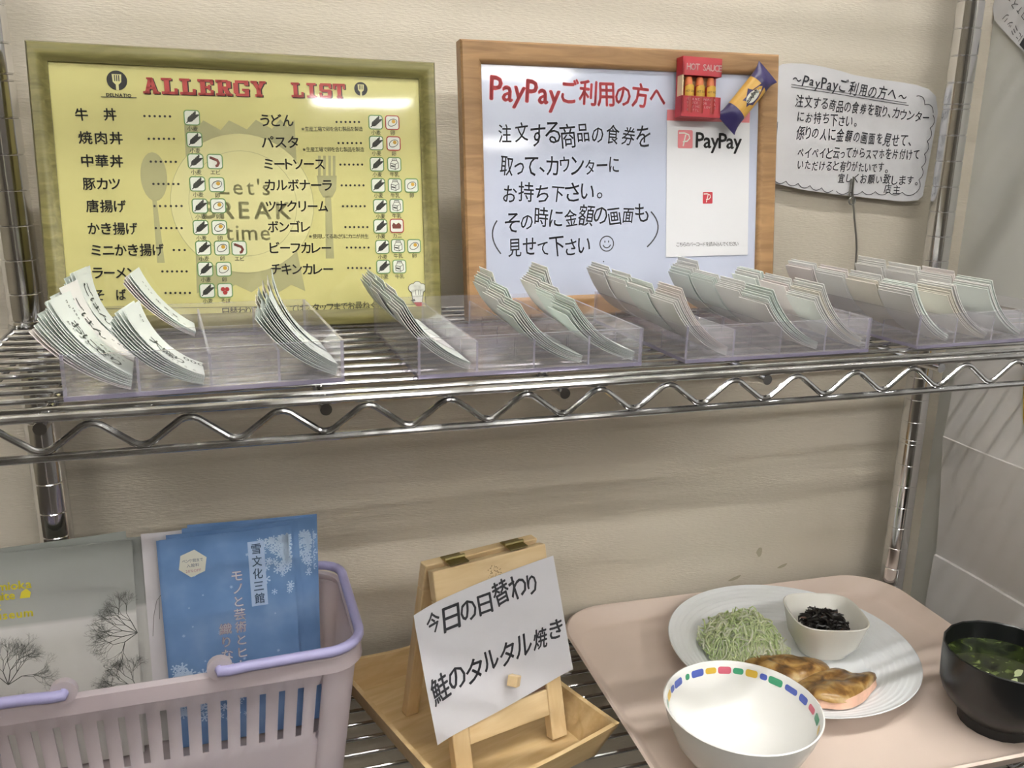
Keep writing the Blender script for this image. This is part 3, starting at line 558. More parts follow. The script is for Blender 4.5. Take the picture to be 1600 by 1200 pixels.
# ------------------------------------------------------------ right side: creased paper, note, yellow tag
cp = MB()
zc = [(-180, 0), (-245, 2), (-325, 9), (-326, 10), (-390, 6), (-468, 1), (-469, 4), (-520, 8), (-600, 10)]
def cpf(a, b):
    i = min(int(b*8), 7); t = b*8-i; z = zc[i][0]*(1-t)+zc[i+1][0]*t; x = zc[i][1]*(1-t)+zc[i+1][1]*t
    y = 8-8*max(0, (-z-330)/150)*(1-a)-(300*a); return (919-11-x*.9-1.3*math.sin(a*9+z*.02), y-4, z-6*a*0)
cp.grid(24, 64, cpf, lambda a, b: (cpf(a, b)[0]+.4,)+cpf(a, b)[1:])
tag(cp.build('paper_sheet', mat('creased white paper', 'dcdad8', .7, bump=.1, bscale=30), None, smooth=20, M=OB), 'large creased white paper sheet covering the lower right partition', 'paper')
nt = MB(); npts = [(-38, 150), (-40, 128), (-36, 116), (-28, 108), (8, 81), (60, 60), (160, 60), (160, 200), (-38, 200)]
nt.prism(npts, lambda u, v, d: (917.5-.3*d-1.5*math.sin(u*.05), -u, v))
no = tag(nt.build('note_paper', mat('memo paper', 'd3d3d6', .6), None, smooth=0, M=OB), 'upside-down handwritten note taped high on the right partition', 'paper')
NF = lambda u, v: (917-1.5*math.sin(u*.05), -u, v)
g = MB()
for s, a, b in (('にミッリ', (4, 92.5), (-25, 119)), ('ヤロTスで', (14, 103), (-24, 139))): text(g, s, a[0], a[1], b[0], b[1], 8.5, NF, off=-.004, jit=1, fill=.8)
g.flat([(2, 88), (12, 80), (16, 88), (6, 94)], NF)
ink('handwriting', g, mat('memo ink', '33343c', .5), no)
yt = MB(); yt.prism([(81, -214), (84, -240), (90, -275), (95, -290), (130, -290), (130, -205), (83, -205)], lambda u, v, d: (903-1.2*d, -u, v))
tag(yt.build('yellow_tag', mat('yellow plastic', 'c9a436', .4), None, smooth=0, M=OB, bevel=.4), 'yellow plastic tag hanging at the right partition behind the rack rail', 'tag')

# ------------------------------------------------------------ clear ticket trays (four by four cells)
ACR = clear('clear acrylic', (.965, .96, .97), .06, (.82, .81, .85), k=.8, rough=.12)
EDGE = clear('acrylic edge', (.80, .78, .86), .40, (.66, .64, .76), k=1.0, rough=.06)
BEDGE = clear('acrylic base edge', (.62, .59, .70), .55, (.36, .33, .46), k=1.0, rough=.06)
CELL = 37.5; TW = 150
def wall_box(mb, x0, x1, y0, y1, z0, z1):
    # big faces clear, thin faces tinted
    n = len(mb.f); mb.b2(x0, x1, y0, y1, z0, z1); d = (x1-x0, y1-y0, z1-z0); t = d.index(min(d))
    ax = {0: (4, 5), 1: (2, 3), 2: (0, 1)}[t]
    for k in range(6): mb.mi[n+k] = 0 if k in ax else 1
TR = []
def tray(x, y, yaw, label):
    M = pose(x, y, S1(x)+.1, yaw); t = thing('ticket_tray', label, 'tray', M, 'clear ticket trays')
    def a(name, *b): m = MB(); wall_box(m, *b); return m.build(name, [ACR, BEDGE if name == 'base' else EDGE], t, smooth=0)
    a('base', 0, TW, 0, TW, 0, 2.4); a('wall', 0, TW, 0, 1.8, 2.4, 25); a('wall', 0, TW, TW-1.8, TW, 2.4, 25)
    a('wall', 0, 1.8, 1.8, TW-1.8, 2.4, 25); a('wall', TW-1.8, TW, 1.8, TW-1.8, 2.4, 25)
    for i in (1, 2, 3): a('divider', i*CELL-.7, i*CELL+.7, 1.8, TW-1.8, 2.4, 21)
    for i in (1, 2, 3):
        for c in range(4): a('cross_divider', c*CELL+(1.8 if c == 0 else .7), (c+1)*CELL-(1.8 if c == 3 else .7), i*CELL-.6, i*CELL+.6, 2.4, 15)
    TR.append(M); return t
tray(57, -233, 3.2, 'clear divided ticket tray below the allergy list, nearest the left post')
tray(250, -229.5, .6, 'clear divided ticket tray between the two frames, second from the left post')
tray(432, -229, .8, 'clear divided ticket tray in front of the whiteboard, third from the left post')
tray(626, -227, 3.0, 'clear divided ticket tray nearest the right post')

# ------------------------------------------------------------ meal tickets: every one a curled slip of paper
RT = random.Random(11)
PAP = {'g': mat('pale green ticket', 'e8efea', .65, transl=.12), 'w': mat('white ticket', 'efefec', .65, transl=.12), 'p': mat('pinkish ticket', 'efe9e6', .65, transl=.12), 'y': mat('cream ticket', 'efebe0', .65, transl=.12), 'd': mat('grey green ticket', 'dae3dd', .65, transl=.1)}
TINK = mat('ticket print', '3c4440', .6)
TL, TWD = 57.5, 32.5
def ticket(M, xb, yb, zb, ang, sag, ln, wd, m, label, group, yaw=0, txt=None):
    # xb, zb: lower end; the slip rises to the left at `ang` degrees, sagging to the lower left
    ca, sa = math.cos(R(ang)), math.sin(R(ang)); cy, sy = math.cos(R(yaw)), math.sin(R(yaw))
    def P(a, b, o=0):
        s = a*ln; q = -sag*4*a*(1-a)+o
        x = -s*ca+q*sa; z = s*sa+q*ca; y = b*wd
        w_ = R(yaw)*max(0, a)**1.3          # the free end twists a little
        return (x-y*math.sin(w_), y*math.cos(w_), z)
    mb = MB(); mb.grid(10, 1, lambda a, b: P(a, b, 0), lambda a, b: P(a, b, .36))
    o = mb.build('meal_ticket', m, None, smooth=50, M=M @ Matrix.Translation((xb/1000, yb/1000, zb/1000)))
    tag(o, label, 'ticket', group)
    if txt:
        t = MB(); F = lambda u, v: P(1-u/ln, v/wd, .50)      # u runs from the upper end down
        for s, a, b, c, d, h in txt: text(t, s, a, b, c, d, h, F, off=.011, fill=1)
        t.build('print', TINK, o, smooth=0)
    return o
def bundle(k, col, row, n, a0, a1, cols, where, kind, sag=5, dy=1.5, dx=0, dz=0, txt=None, gap=.7, yaw=0, wd=TWD, toplabel=None):
    M = TR[k]; xb = (col+1)*CELL-3.2+dx; yb = row*CELL+dy+(1.6 if row == 0 else 0); lab = f'{kind} {where}'; grp = f'meal tickets {where}'
    for i in range(n):
        f = i/max(1, n-1); c = cols[min(len(cols)-1, int(f*len(cols)))]
        top = txt and i == n-1
        ticket(M, xb-(1-f)*1.2-RT.uniform(0, .3), yb+RT.uniform(0, 1.1), 3.2+dz+i*gap, a0+(a1-a0)*f, sag, TL-1+RT.uniform(-1.6, 1.6), wd, PAP[c],
               toplabel if top and toplabel else lab, None if top and toplabel else grp, yaw, txt if top else None)
L1, L2, L3, L4 = 'of the allergy list tray', 'of the tray between the frames', 'of the whiteboard tray', 'of the tray by the right post'
ONI = [('おにぎり', 15, 13, 50, 12, 11.5), ('００', 3, 21, 9, 21, 3), ('1500', 9, 25, 17, 25, 3), ('おにぎり', 12, 6, 30, 6, 3), ('000000', 34, 24, 52, 24, 3)]
GOH = [('ごはん', 8, 14, 38, 14, 11), ('000', 40, 22, 52, 22, 4)]
OOM = [('大盛り', 20, 13, 44, 13, 11), ('000', 43, 25, 56, 25, 8), ('1500', 36, 5, 52, 5, 3), ('００', 6, 22, 12, 22, 3)]
GEN = [('0000', 8, 18, 20, 18, 3), ('定食券', 22, 15, 44, 15, 5), ('1500', 34, 7, 50, 7, 3)]
bundle(0, 0, 0, 11, 37, 50, 'pggdggg', 'in the front left cell '+L1, 'pale green rice ball ticket', sag=5, yaw=-13, txt=ONI, toplabel='lettered rice ball ticket topmost in the front left cell '+L1, gap=.75)
bundle(0, 0, 1, 7, 42, 52, 'gdggw', 'in the second left cell '+L1, 'pale green rice ticket', sag=5.5, dz=3, yaw=-12, txt=GOH, toplabel='lettered rice ticket topmost in the second left cell '+L1)
bundle(0, 0, 2, 6, 50, 58, 'gdg', 'in the third left cell '+L1, 'pale green upright rice ticket', sag=6, dz=4, yaw=-12, txt=GOH, toplabel='tallest rice ticket topmost in the third left cell '+L1)
bundle(0, 1, 0, 8, 36, 45, 'gdgg', 'in the second front cell '+L1, 'plain large helping ticket', sag=6, yaw=-13, txt=OOM, toplabel='lettered large helping ticket in the second front cell '+L1)
bundle(0, 1, 3, 5, 42, 47, 'ppg', 'in the back row '+L1, 'pinkish ticket', sag=4, dz=5, yaw=-9, txt=GEN, toplabel='green ticket topmost on pinkish ones in the back row '+L1)
bundle(0, 3, 0, 10, 39, 48, 'ggggdg', 'in the front right cell '+L1, 'pale green set meal ticket', sag=5, yaw=-7, txt=GEN, toplabel='printed green ticket topmost in the front right cell '+L1)
bundle(0, 3, 1, 9, 43, 57, 'ydyyg', 'in the second right cell '+L1, 'cream and green ticket', sag=6, dz=1, yaw=-6, txt=GEN, toplabel='green edged ticket topmost in the second right cell '+L1)
def colm(k, col, spec, where, kinds):
    for row, (n, a0, a1, cols, dz) in enumerate(spec):
        if n: bundle(k, col, row, n, a0, a1, cols, f'in the {["front", "second", "third", "back"][row]} row, {where}', kinds[row % len(kinds)], sag=5.5+.4*row, dz=dz, dy=1.2+RT.uniform(0, 1.6), gap=.74)
colm(1, 0, [(6, 40, 44, 'wwd', 0), (5, 42, 46, 'gw', 1), (5, 40, 46, 'wg', 1), (6, 41, 46, 'dwg', 0)], 'left column '+L2, ['white ticket', 'pale green ticket', 'white leaning ticket', 'grey green ticket'])
colm(1, 2, [(7, 34, 39, 'gwg', 0), (7, 38, 44, 'wwg', 1), (7, 42, 49, 'wgw', 1), (0, 0, 0, 'w', 0)], 'third column '+L2, ['pale green thick ticket', 'white ticket', 'white green edged ticket'])
colm(1, 3, [(8, 33, 39, 'gdg', 0), (7, 38, 42, 'gw', 1), (9, 42, 52, 'wwgw', 1), (0, 0, 0, 'w', 0)], 'right column '+L2, ['pale green stacked ticket', 'green white ticket', 'white upright ticket'])
colm(2, 0, [(8, 40, 47, 'wwpp', 0), (6, 40, 44, 'gwg', 1), (6, 41, 45, 'wgw', 2), (6, 42, 46, 'ww', 2)], 'left column '+L3, ['white pinkish ticket', 'pale green ticket', 'white ticket', 'white leaning ticket'])
colm(2, 2, [(7, 36, 43, 'wgd', 0), (6, 40, 44, 'ww', 0), (6, 40, 44, 'ggw', 1), (7, 40, 50, 'gw', 1)], 'third column '+L3, ['white green edged ticket', 'white ticket', 'pale green ticket', 'pale green upright ticket'])
colm(2, 3, [(9, 38, 46, 'wwyw', 0), (6, 42, 46, 'pw', 1), (6, 42, 47, 'gwg', 1), (0, 0, 0, 'w', 0)], 'right column '+L3, ['white ticket', 'pinkish ticket', 'pale green ticket'])
colm(3, 0, [(7, 41, 46, 'wwg', 0), (6, 42, 46, 'yw', 1), (6, 43, 47, 'wp', 1), (6, 43, 47, 'pw', 1)], 'left column '+L4, ['white ticket', 'cream ticket', 'white pinkish ticket', 'pinkish ticket'])
colm(3, 1, [(7, 38, 44, 'yyw', 0), (0, 0, 0, 'w', 0), (0, 0, 0, 'w', 0), (0, 0, 0, 'w', 0)], 'second column '+L4, ['cream ticket'])
colm(3, 2, [(6, 42, 46, 'gwg', 0), (6, 43, 47, 'wp', 1), (6, 43, 48, 'ww', 1), (5, 44, 48, 'ww', 1)], 'third column '+L4, ['pale green ticket', 'white pinkish ticket', 'white ticket', 'white leaning ticket'])

# ------------------------------------------------------------ lilac plastic basket with leaflets
bk = thing('plastic_basket', 'translucent pink plastic basket with lilac handles, full of leaflets', 'basket', pose(70, -91, S2(70)+2.6))
def plast(name, col, tr, transl=.45):
    t = NT(name); p = t.n('ShaderNodeBsdfPrincipled'); p.inputs['Base Color'].default_value = (*hexc(col), 1); p.inputs['Roughness'].default_value = .35
    tl = t.n('ShaderNodeBsdfTranslucent'); tl.inputs[0].default_value = (*hexc(col), 1); m = t.n('ShaderNodeMixShader'); m.inputs[0].default_value = transl
    t.l(p.outputs[0], m.inputs[1]); t.l(tl.outputs[0], m.inputs[2]); tp = t.n('ShaderNodeBsdfTransparent'); tp.inputs[0].default_value = (.93, .85, .87, 1)
    m2 = t.n('ShaderNodeMixShader'); m2.inputs[0].default_value = tr; t.l(m.outputs[0], m2.inputs[1]); t.l(tp.outputs[0], m2.inputs[2]); t.l(m2.outputs[0], t.out.inputs[0]); return t.m
PNK = plast('pink translucent plastic', 'e8e0e3', .24); LIL = mat('lilac plastic', 'a29fc8', .35)
BX, BY, BH = 147, 67, 126          # half width, half depth at the rim, height
def bpt(a, k, z):                   # rounded rectangle outline; a 0..1 round, k scale
    pass
def brr(hw, hh, r, n=7):
    return rrect(0, 0, hw, hh, r, n)
def bside(z): f = .90+.10*z/BH; return BX*f, BY*f
m = MB()
# front and back walls as a lattice of bars between vertical slots; ends solid
zs0, zs1 = 62, 104
def panel(y_of, x_of, sgn):
    # columns of quads: slot pitch 13.6, slot width 4.6
    edges = []; x = -125.8
    while x < 126: edges += [(x-2.3, x+2.3)]; x += 13.6
    xs = [-BX+26]+[e for p in edges for e in p]+[BX-26]
    zl = [0, 12, zs0-46, zs0-8, zs0, zs1, BH-8, BH]
    idx = {}
    vs = []
    for j, z in enumerate(zl):
        hw, hh = bside(z)
        for i, xx in enumerate(xs): idx[i, j] = len(vs); vs.append((xx*hw/BX, sgn*hh, z))
    fs = []
    for j in range(len(zl)-1):
        for i in range(len(xs)-1):
            if i % 2 == 1 and j == 4: continue
            q = (idx[i, j], idx[i+1, j], idx[i+1, j+1], idx[i, j+1]); fs.append(q if sgn < 0 else q[::-1])
    m.add(vs, fs)
panel(None, None, -1); panel(None, None, 1)
for sx in (-1, 1):                  # rounded ends
    zl = [0, 12, 62, 104, BH-8, BH]; vs = []; n = 0
    for z in zl:
        hw, hh = bside(z); e = (BX-26)*hw/BX; r = 26*hw/BX
        row = [(sx*e, -hh, z)]+[(sx*(e+r*math.sin(R(90*i/6))), -hh+r-r*math.cos(R(90*i/6)), z) for i in range(1, 7)]+[(sx*(e+r*math.cos(R(90*i/6))), hh-r+r*math.sin(R(90*i/6)), z) for i in range(0, 7)]
        n = len(row); vs += row
    fs = [(j*n+i, j*n+i+1, (j+1)*n+i+1, (j+1)*n+i) for j in range(len(zl)-1) for i in range(n-1)]
    m.add(vs, fs if sx > 0 else [f[::-1] for f in fs])
hw, hh = bside(0); m.flat(rrect(0, 0, hw, hh, 24, 7), lambda u, v: (u, v, .0))
body = m.build('body', PNK, bk, smooth=40); sm = body.modifiers.new('wall', 'SOLIDIFY'); sm.thickness = .0018; sm.offset = 1
out = rrect(0, 0, BX+3.5, BY+3.5, 27, 8); inn = rrect(0, 0, BX-2.2, BY-2.2, 22, 8); n = len(out)
sec = [(inn, BH-3), (inn, BH+.5), (rrect(0, 0, BX+.5, BY+.5, 24, 8), BH+2), (out, BH-.6), (rrect(0, 0, BX+4.4, BY+4.4, 28, 8), BH-12), (rrect(0, 0, BX+2.4, BY+2.4, 26, 8), BH-12)]
vs = [(u, v, z) for p, z in sec for u, v in p]; L = len(sec)
m = MB(); m.add(vs, [(j*n+i, j*n+(i+1) % n, ((j+1) % L)*n+(i+1) % n, ((j+1) % L)*n+i) for j in range(L) for i in range(n)])
for x in (-49, 49):
    for y in (-1, 1): m.add(*(lambda q: (q.v, q.f))(MB().tube([(x, y*(BY+.2), BH+6), (x, y*(BY+5.5), BH+6)], 8.5, 18)))
m.build('rim', PNK, bk, smooth=40)
for s in (-1, 1):                   # the two folded handles
    x0 = s*49; p = [(x0, -BY-4, BH+6), (x0, -BY-7, BH+5.4), (x0+s*6, -BY-7, BH+5.2)]+[(s*(20+49), -BY-5, BH+5), (s*(BX-22), -BY-3, BH+5)]
    p += [(s*(BX-22+24*math.sin(R(15*i))), -BY-3+24-24*math.cos(R(15*i)), BH+5+.3*i) for i in range(1, 7)]
    p += [(s*(BX+2), y, BH+7) for y in (-30, 0, 30)]+[(s*(BX-22+24*math.cos(R(15*i))), BY+3-24+24*math.sin(R(15*i)), BH+7-.3*i) for i in range(0, 7)]
    p += [(s*69, BY+5, BH+5), (x0+s*6, BY+7, BH+5.2), (x0, BY+7, BH+5.4), (x0, BY+4, BH+6)]
    MB().tube(p, 3.9, 10).build('handle', LIL, bk, smooth=50)
# leaflets
def sheet(name, x, y, w, h, yaw, lean, m, label, cat, group=None, roll=0, bend=0, th=.35, zoff=0):
    zoff += max(0, w*math.sin(R(roll)))+.3
    M = pose(x, y, S2(x)+5+zoff, yaw, lean=-lean, roll=roll)
    mb = MB(); f = lambda a, b: (a*w, -bend*4*a*(1-a), b*h); mb.grid(8, 2, f, lambda a, b: (a*w, f(a, b)[1]+th, b*h))
    return tag(mb.build(name, m, None, smooth=40, M=M), label, cat, group)
def snowpic():
    t = NT('snow picture'); tc = t.n('ShaderNodeTexCoord'); sp = t.n('ShaderNodeSeparateXYZ'); t.l(tc.outputs['Object'], sp.inputs[0])
    r = t.ramp(sp.outputs[2], [(.0, hexc('bfbfba')), (.099, hexc('c6c6c1')), (.118, hexc('cbcbc8')), (.121, hexc('a5a8a4')), (.176, hexc('8d918c'))]); r.color_ramp.interpolation = 'LINEAR'
    p = t.n('ShaderNodeBsdfPrincipled'); p.inputs['Roughness'].default_value = .45; t.l(r.outputs[0], p.inputs['Base Color']); t.l(p.outputs[0], t.out.inputs[0]); return t.m
SNOW = snowpic(); DW = mat('twig print', '5b5d58', .5); LY = mat('leaflet yellow', 'd4c83c', .5)
def bush(mb, u, v, r, fn, seed, lean=0):
    q = random.Random(seed)
    def br(x, y, a, l, w, d):
        x2, y2 = x+l*math.cos(a), y+l*math.sin(a); stroke(mb, [(x, y), (x2, y2)], w, fn)
        if d:
            for k in range(3): br(x2, y2, a+q.uniform(-.8, .8), l*q.uniform(.6, .85), w*.62, d-1)
    for a in (100, 75, 125, 50, 150): br(u, v, R(a+lean), r*.28, .62, 5)
pics = []
for i, (x, y, yaw, lean, lab) in enumerate(((-50, -59, 2.5, 9, 'snow landscape leaflet behind the front one, grey top edge showing'), (-52.5, -60, 2.5, 9, 'snow landscape leaflet with yellow lettering, frontmost at the basket left'))):
    o = sheet('museum_leaflet', x-i*.5, y-i*4, 107, 179+(2-3*i), yaw, lean, SNOW, lab, 'leaflet', 'snow leaflets in the basket', bend=1.5, roll=-1.2+i*2.4); pics.append(o)
LF = lambda u, v: (u, -1.5*4*(u/107)*(1-u/107)-.22, v)
g = MB()
for s, a, b, v in (('Kamioka', 1, 35, 152), ('White', 1, 23, 144.5), ('Art', 1, 13, 137), ('Museum', 1, 35, 129.5)): text(g, s, a, v, b, v, 8.6, LF, off=.03, fill=1)
g.flat([(26, 141), (33, 141), (34, 145), (31, 148.5), (27.5, 146)], LF)
g.build('print', LY, pics[1], smooth=0)
g = MB(); bush(g, 107, 101, 40, LF, 3, 62); bush(g, 105, 52, 38, LF, 5, 58); bush(g, 14, 74, 40, LF, 8, -20); bush(g, 16, 38, 30, LF, 9, -20); g.build('print', DW, pics[1], smooth=0)
sheet('museum_leaflet', -33, -51, 105, 176, 1, 8, SNOW, 'rear snow landscape leaflet peeping out right of the front two', 'leaflet', 'snow leaflets in the basket', roll=1.0)
WP = mat('plain white paper', 'd4d1d4', .6)
ws = sheet('white_paper', 63, -48, 100, 179, .5, 6.2, WP, 'white paper sheet with a thin sketched line behind the blue flyers', 'paper', bend=1)
g = MB(); F_ = lambda u, v: (u, -1*4*(u/100)*(1-u/100)-.25, v); stroke(g, [(3, 92), (4.5, 108), (8, 122), (12, 127), (18, 128)], .35, F_); stroke(g, [(9, 106), (10, 124)], .3, F_); g.build('print', DW, ws, smooth=0)
wsb = sheet('white_paper', 96, -41.5, 96, 165, 0, 6.5, WP, 'white paper sheet standing at the right end of the basket, behind the flyers', 'paper')
def bluepic():
    t = NT('blue flyer paper'); p = t.n('ShaderNodeBsdfPrincipled'); x = t.tex('noise', 26, (1, 1, 1), 3); r = t.ramp(x.outputs[0], [(.35, hexc('6186b6')), (.55, hexc('6f92c0')), (.75, hexc('84a2ca'))])
    t.l(r.outputs[0], p.inputs['Base Color']); p.inputs['Roughness'].default_value = .4; t.l(p.outputs[0], t.out.inputs[0]); return t.m
BLUE = bluepic(); FL = []
fl_spec = [(94.5, -53, .4, 7, 182, 'rearmost blue flyer, its top corner highest of the stack', 1.2), (91.5, -55.5, .4, 7.2, 181, 'blue flyer second from the rear of the stack', .8), (83.5, -58, .4, 7.4, 179, 'blue flyer third from the rear, its left edge showing', -.5), (77, -60.5, .4, 7.7, 176, 'blue flyer just behind the front one', -.8), (78.5, -63, .4, 8, 177, 'front blue flyer with a white hexagon badge and vertical title', -.6)]
for i, (x, y, yaw, lean, h, lab, roll) in enumerate(fl_spec): FL.append(sheet('blue_flyer', x, y, 103, h, yaw, lean, BLUE, lab, 'flyer', 'blue snow flyers in the basket', roll=roll, bend=1.2))
def bf(o): return lambda u, v: (u, -1.2*4*(u/103)*(1-u/103)-o, v)
SNW = mat('snow print', 'b9cfe6', .5)
def flake(mb, u, v, r, fn):
    a0 = RG.uniform(0, 1)
    for k in range(6):
        a = a0+k*math.pi/3; stroke(mb, [(u, v), (u+r*math.cos(a), v+r*math.sin(a))], r*.22, fn)
        for e in (-.6, .6): stroke(mb, [(u+r*.6*math.cos(a), v+r*.6*math.sin(a)), (u+r*.6*math.cos(a)+r*.32*math.cos(a+e), v+r*.6*math.sin(a)+r*.32*math.sin(a+e))], r*.14, fn)
for o, nfl in ((FL[4], 110), (FL[1], 60), (FL[0], 40)):
    g = MB(); fn = bf(.18)
    for i in range(nfl):
        u = 103-abs(RG.gauss(0, 13)); v = 170-abs(RG.gauss(0, 18))
        if u > 3 and v > 110: flake(g, min(u, 99), min(v, 167), RG.uniform(1.2, 4), fn)
    if o is FL[4]:
        for i in range(110):
            u = abs(RG.gauss(0, 22)); v = RG.uniform(30, 72)-u*.3
            if u < 98: flake(g, max(u, 4), v, RG.uniform(1.2, 4.6), fn)
        for i in range(14): flake(g, RG.uniform(10, 96), RG.uniform(60, 150), RG.uniform(.6, 2), fn)
    g.build('print', SNW, o, smooth=0)
o = FL[4]; g = MB()
g.flat([(24+11.5*math.cos(R(60*k+20)), 155+11.5*math.sin(R(60*k+20))) for k in range(6)], bf(.26)); g.build('print', mat('badge cream', 'd6d6c8', .5), o, smooth=0)
g = MB(); g.flat([(67, 167), (80, 167), (80, 112), (67, 112)], bf(.26)); g.build('print', mat('title strip', 'a9c0de', .5), o, smooth=0)
g = MB()
for i, s in enumerate('雪文化三館'): text(g, s, 69.5, 160.5-10.6*i, 77.5, 160.5-10.6*i, 9, bf(.34), off=.012)
text(g, 'ペンケ館まで', 16, 157.5, 32, 157.5, 3, bf(.34)); text(g, '入館料', 19, 153.5, 29, 153.5, 3, bf(.34))
g.build('print', mat('title ink', '38506e', .5), o, smooth=0)
g = MB(); text(g, '20%OFF', 18, 149, 30, 149, 3, bf(.34))
for i, s in enumerate('モノと芸術とヒト'): text(g, s, 52.5, 140-11*i, 61.5, 140-11*i, 9.6, bf(.26), off=.03)
for i, s in enumerate('織りなす'): text(g, s, 40, 96-11*i, 50, 96-11*i, 9.6, bf(.26), off=.03)
g.build('print', mat('title red', 'b07a8c', .5), o, smooth=0)
g = MB()
for i, s in enumerate('モノと芸術とヒト'): text(g, s, 52.5, 140-11*i, 61.5, 140-11*i, 9.6, bf(.34), off=.008)
for i, s in enumerate('織りなす'): text(g, s, 40, 96-11*i, 50, 96-11*i, 9.6, bf(.34), off=.008)
g.build('print', mat('title white', 'e2e6ea', .5), o, smooth=0)

# ------------------------------------------------------------ wooden box and easel sign
PW = wood('pale plywood', 'c9ab7a', 'd8be90', (2, 14, 14), 7, .5); PL_ = wood('pale pine', 'd6ba8c', 'e2caa0', (14, 14, 2), 7, .5); PLU = wood('pale pine rail', 'd6ba8c', 'e2caa0', (2, 14, 14), 7, .5)
BXM = pose(318, -94, S2(318)+.9, 17)
bx = thing('wooden_box', 'shallow pale wooden box with flared sides under the easel sign', 'box', BXM)
hw, hd, H, fl = 79.5, 106, 34, 13       # rim half sizes, height, flare
MB().b2(-hw+fl+.2, hw-fl-.2, -hd+fl+.2, hd-fl-.2, 0, 4).build('bottom', PW, bx, smooth=0)
def side(axis, s):
    mb = MB(); n = 14; t = 4
    def p(a, b, o):
        w = (hw if axis == 0 else hd); d = (hd if axis == 0 else hw); c = (2*a-1)
        # the short ends dip in the middle; the corners rise
        top = H-(9*(1-abs(c)**1.6) if axis == 0 else 3*(1-abs(c)**2)); z = b*top
        e = w-fl*(1-z/H); dd = d-fl*(1-z/H)-o
        return (c*e, s*dd, z) if axis == 0 else (s*dd, c*(e), z)
    mb.grid(n, 4, lambda a, b: p(a, b, 0), lambda a, b: p(a, b, t)); return mb.build('side', PW, bx, smooth=0)
for ax in (0, 1):
    for s in (-1, 1): side(ax, s)
EZ = S2(341)+5.4
EM = pose(341, -155, EZ, 13.6)
ez = thing('easel_sign', 'small pale wooden easel sign standing in the wooden box', 'easel sign', EM)
topY, topZ = 44, 163; le = math.degrees(math.atan2(topY, topZ))
def slab_(x0, x1, a0, a1, d0, d1):     # board in the leaning front plane: a along the slope, d depth behind it
    ln_ = math.hypot(topY, topZ); uy, uz = topY/ln_, topZ/ln_; ny, nz = uz, -uy
    P = lambda x, a, d: (x, a*uy+d*ny, a*uz+d*nz)
    return [P(x0, a0, d0), P(x1, a0, d0), P(x1, a0, d1), P(x0, a0, d1)], [P(x0, a1, d0), P(x1, a1, d0), P(x1, a1, d1), P(x0, a1, d1)]
SL = 168
for x0, x1 in ((-53, -38), (38, 53)): MB().hexa(*slab_(x0, x1, 3.3, SL-24, 0, 10)).build('leg', PL_, ez, smooth=0, bevel=1)
tr_ = MB().hexa(*slab_(-53, 53, SL-24, SL, 0, 10)).build('top_rail', PLU, ez, smooth=0, bevel=1)
MB().hexa(*slab_(-38, 38, 25, 47, .5, 9.5)).build('lower_rail', PLU, ez, smooth=0, bevel=.8)
MB().hexa(*slab_(-38, 38, 47, SL-24, 3, 6)).build('panel', mat('dark board', '6d5040', .6), ez, smooth=0)
ln_ = math.hypot(topY, topZ)
def bk_(x0, x1, y0, y1, t0, t1):       # rear frame member from the hinge down to the floor (t 0 top .. 1 floor)
    ax, az = topY+12, topZ-1; bx_, bz = 95, 0
    P = lambda x, t, d: (x, ax+(bx_-ax)*t+d, az+(bz-az)*t)
    return [P(x0, t1, y0), P(x1, t1, y0), P(x1, t1, y1), P(x0, t1, y1)], [P(x0, t0, y0), P(x1, t0, y0), P(x1, t0, y1), P(x0, t0, y1)]
for x0, x1 in ((-53, -41), (41, 53)): MB().hexa(*bk_(x0, x1, 0, 10, .15, 1)).build('leg', PL_, ez, smooth=0, bevel=1)
MB().hexa(*bk_(-53, 53, 0, 10, 0, .15)).build('rear_rail', PLU, ez, smooth=0, bevel=1)
BRS = mat('brass hinge', 'a3976a', .35, metal=1)
for x in (-29, 27):
    hg = MB().b2(x-8.5, x+8.5, topY, topY+17, topZ+.4, topZ+1.4); hg.tube([(x-9, topY+9, topZ+2.2), (x+9, topY+9, topZ+2.2)], 1.7, 8); hg.build('hinge', BRS, ez)
g = MB(); q = random.Random(4); ny, nz = topZ/ln_, -topY/ln_
EP = lambda u, v, d=-.15: (u, v*topY/ln_+d*ny, v*topZ/ln_+d*nz)
for i in range(60):
    a = q.uniform(0, 6.28); r = 6.5*math.sqrt(q.random()); disc(g, 1+r*math.cos(a), SL-13+r*math.sin(a), q.uniform(.25, .5), EP, 6)
ink('burn_mark', g, mat('burn mark', '6b4a2a', .7), tr_)
# paper sheet pinned by a wooden cube
epts = [(-76, 135), (-74.5, 141), (-70.5, 145), (-64.3, 147), (-20, 151), (57.6, 157), (60, 137), (61.5, 105), (63.8, 58), (-20, 48.5), (-68.3, 36.5), (-74.7, 96)]
EC = lambda u, v, d: EP(u, v, -1.0-.5*math.sin((u+20)*.03)-.3*math.sin(v*.06)-(.006*max(0, abs(u)-45)**2)-.3*d)
def fine(pts, step=8):
    o = []
    for a, b in zip(pts, pts[1:]+pts[:1]):
        k = max(1, int(math.hypot(b[0]-a[0], b[1]-a[1])/step)); o += [(a[0]+(b[0]-a[0])*i/k, a[1]+(b[1]-a[1])*i/k) for i in range(k)]
    return o
ep = MB(); nU, nV = 24, 14
def qd(a, b):                          # sheet as a grid between its left and right edges
    lo = (-76+ (-68.3+76)*max(0, (.93-b))/.93, 36.5+b*(141-36.5)); ro = (63.8-6.2*b, 58+b*99)
    return (lo[0]+(ro[0]-lo[0])*a, lo[1]+(ro[1]-lo[1])*a+(2.2*math.sin(math.pi*a) if b > .5 else -1.5*math.sin(math.pi*a)))
ep.grid(nU, nV, lambda a, b: EC(*qd(a, b), 0), lambda a, b: EC(*qd(a, b), 1))
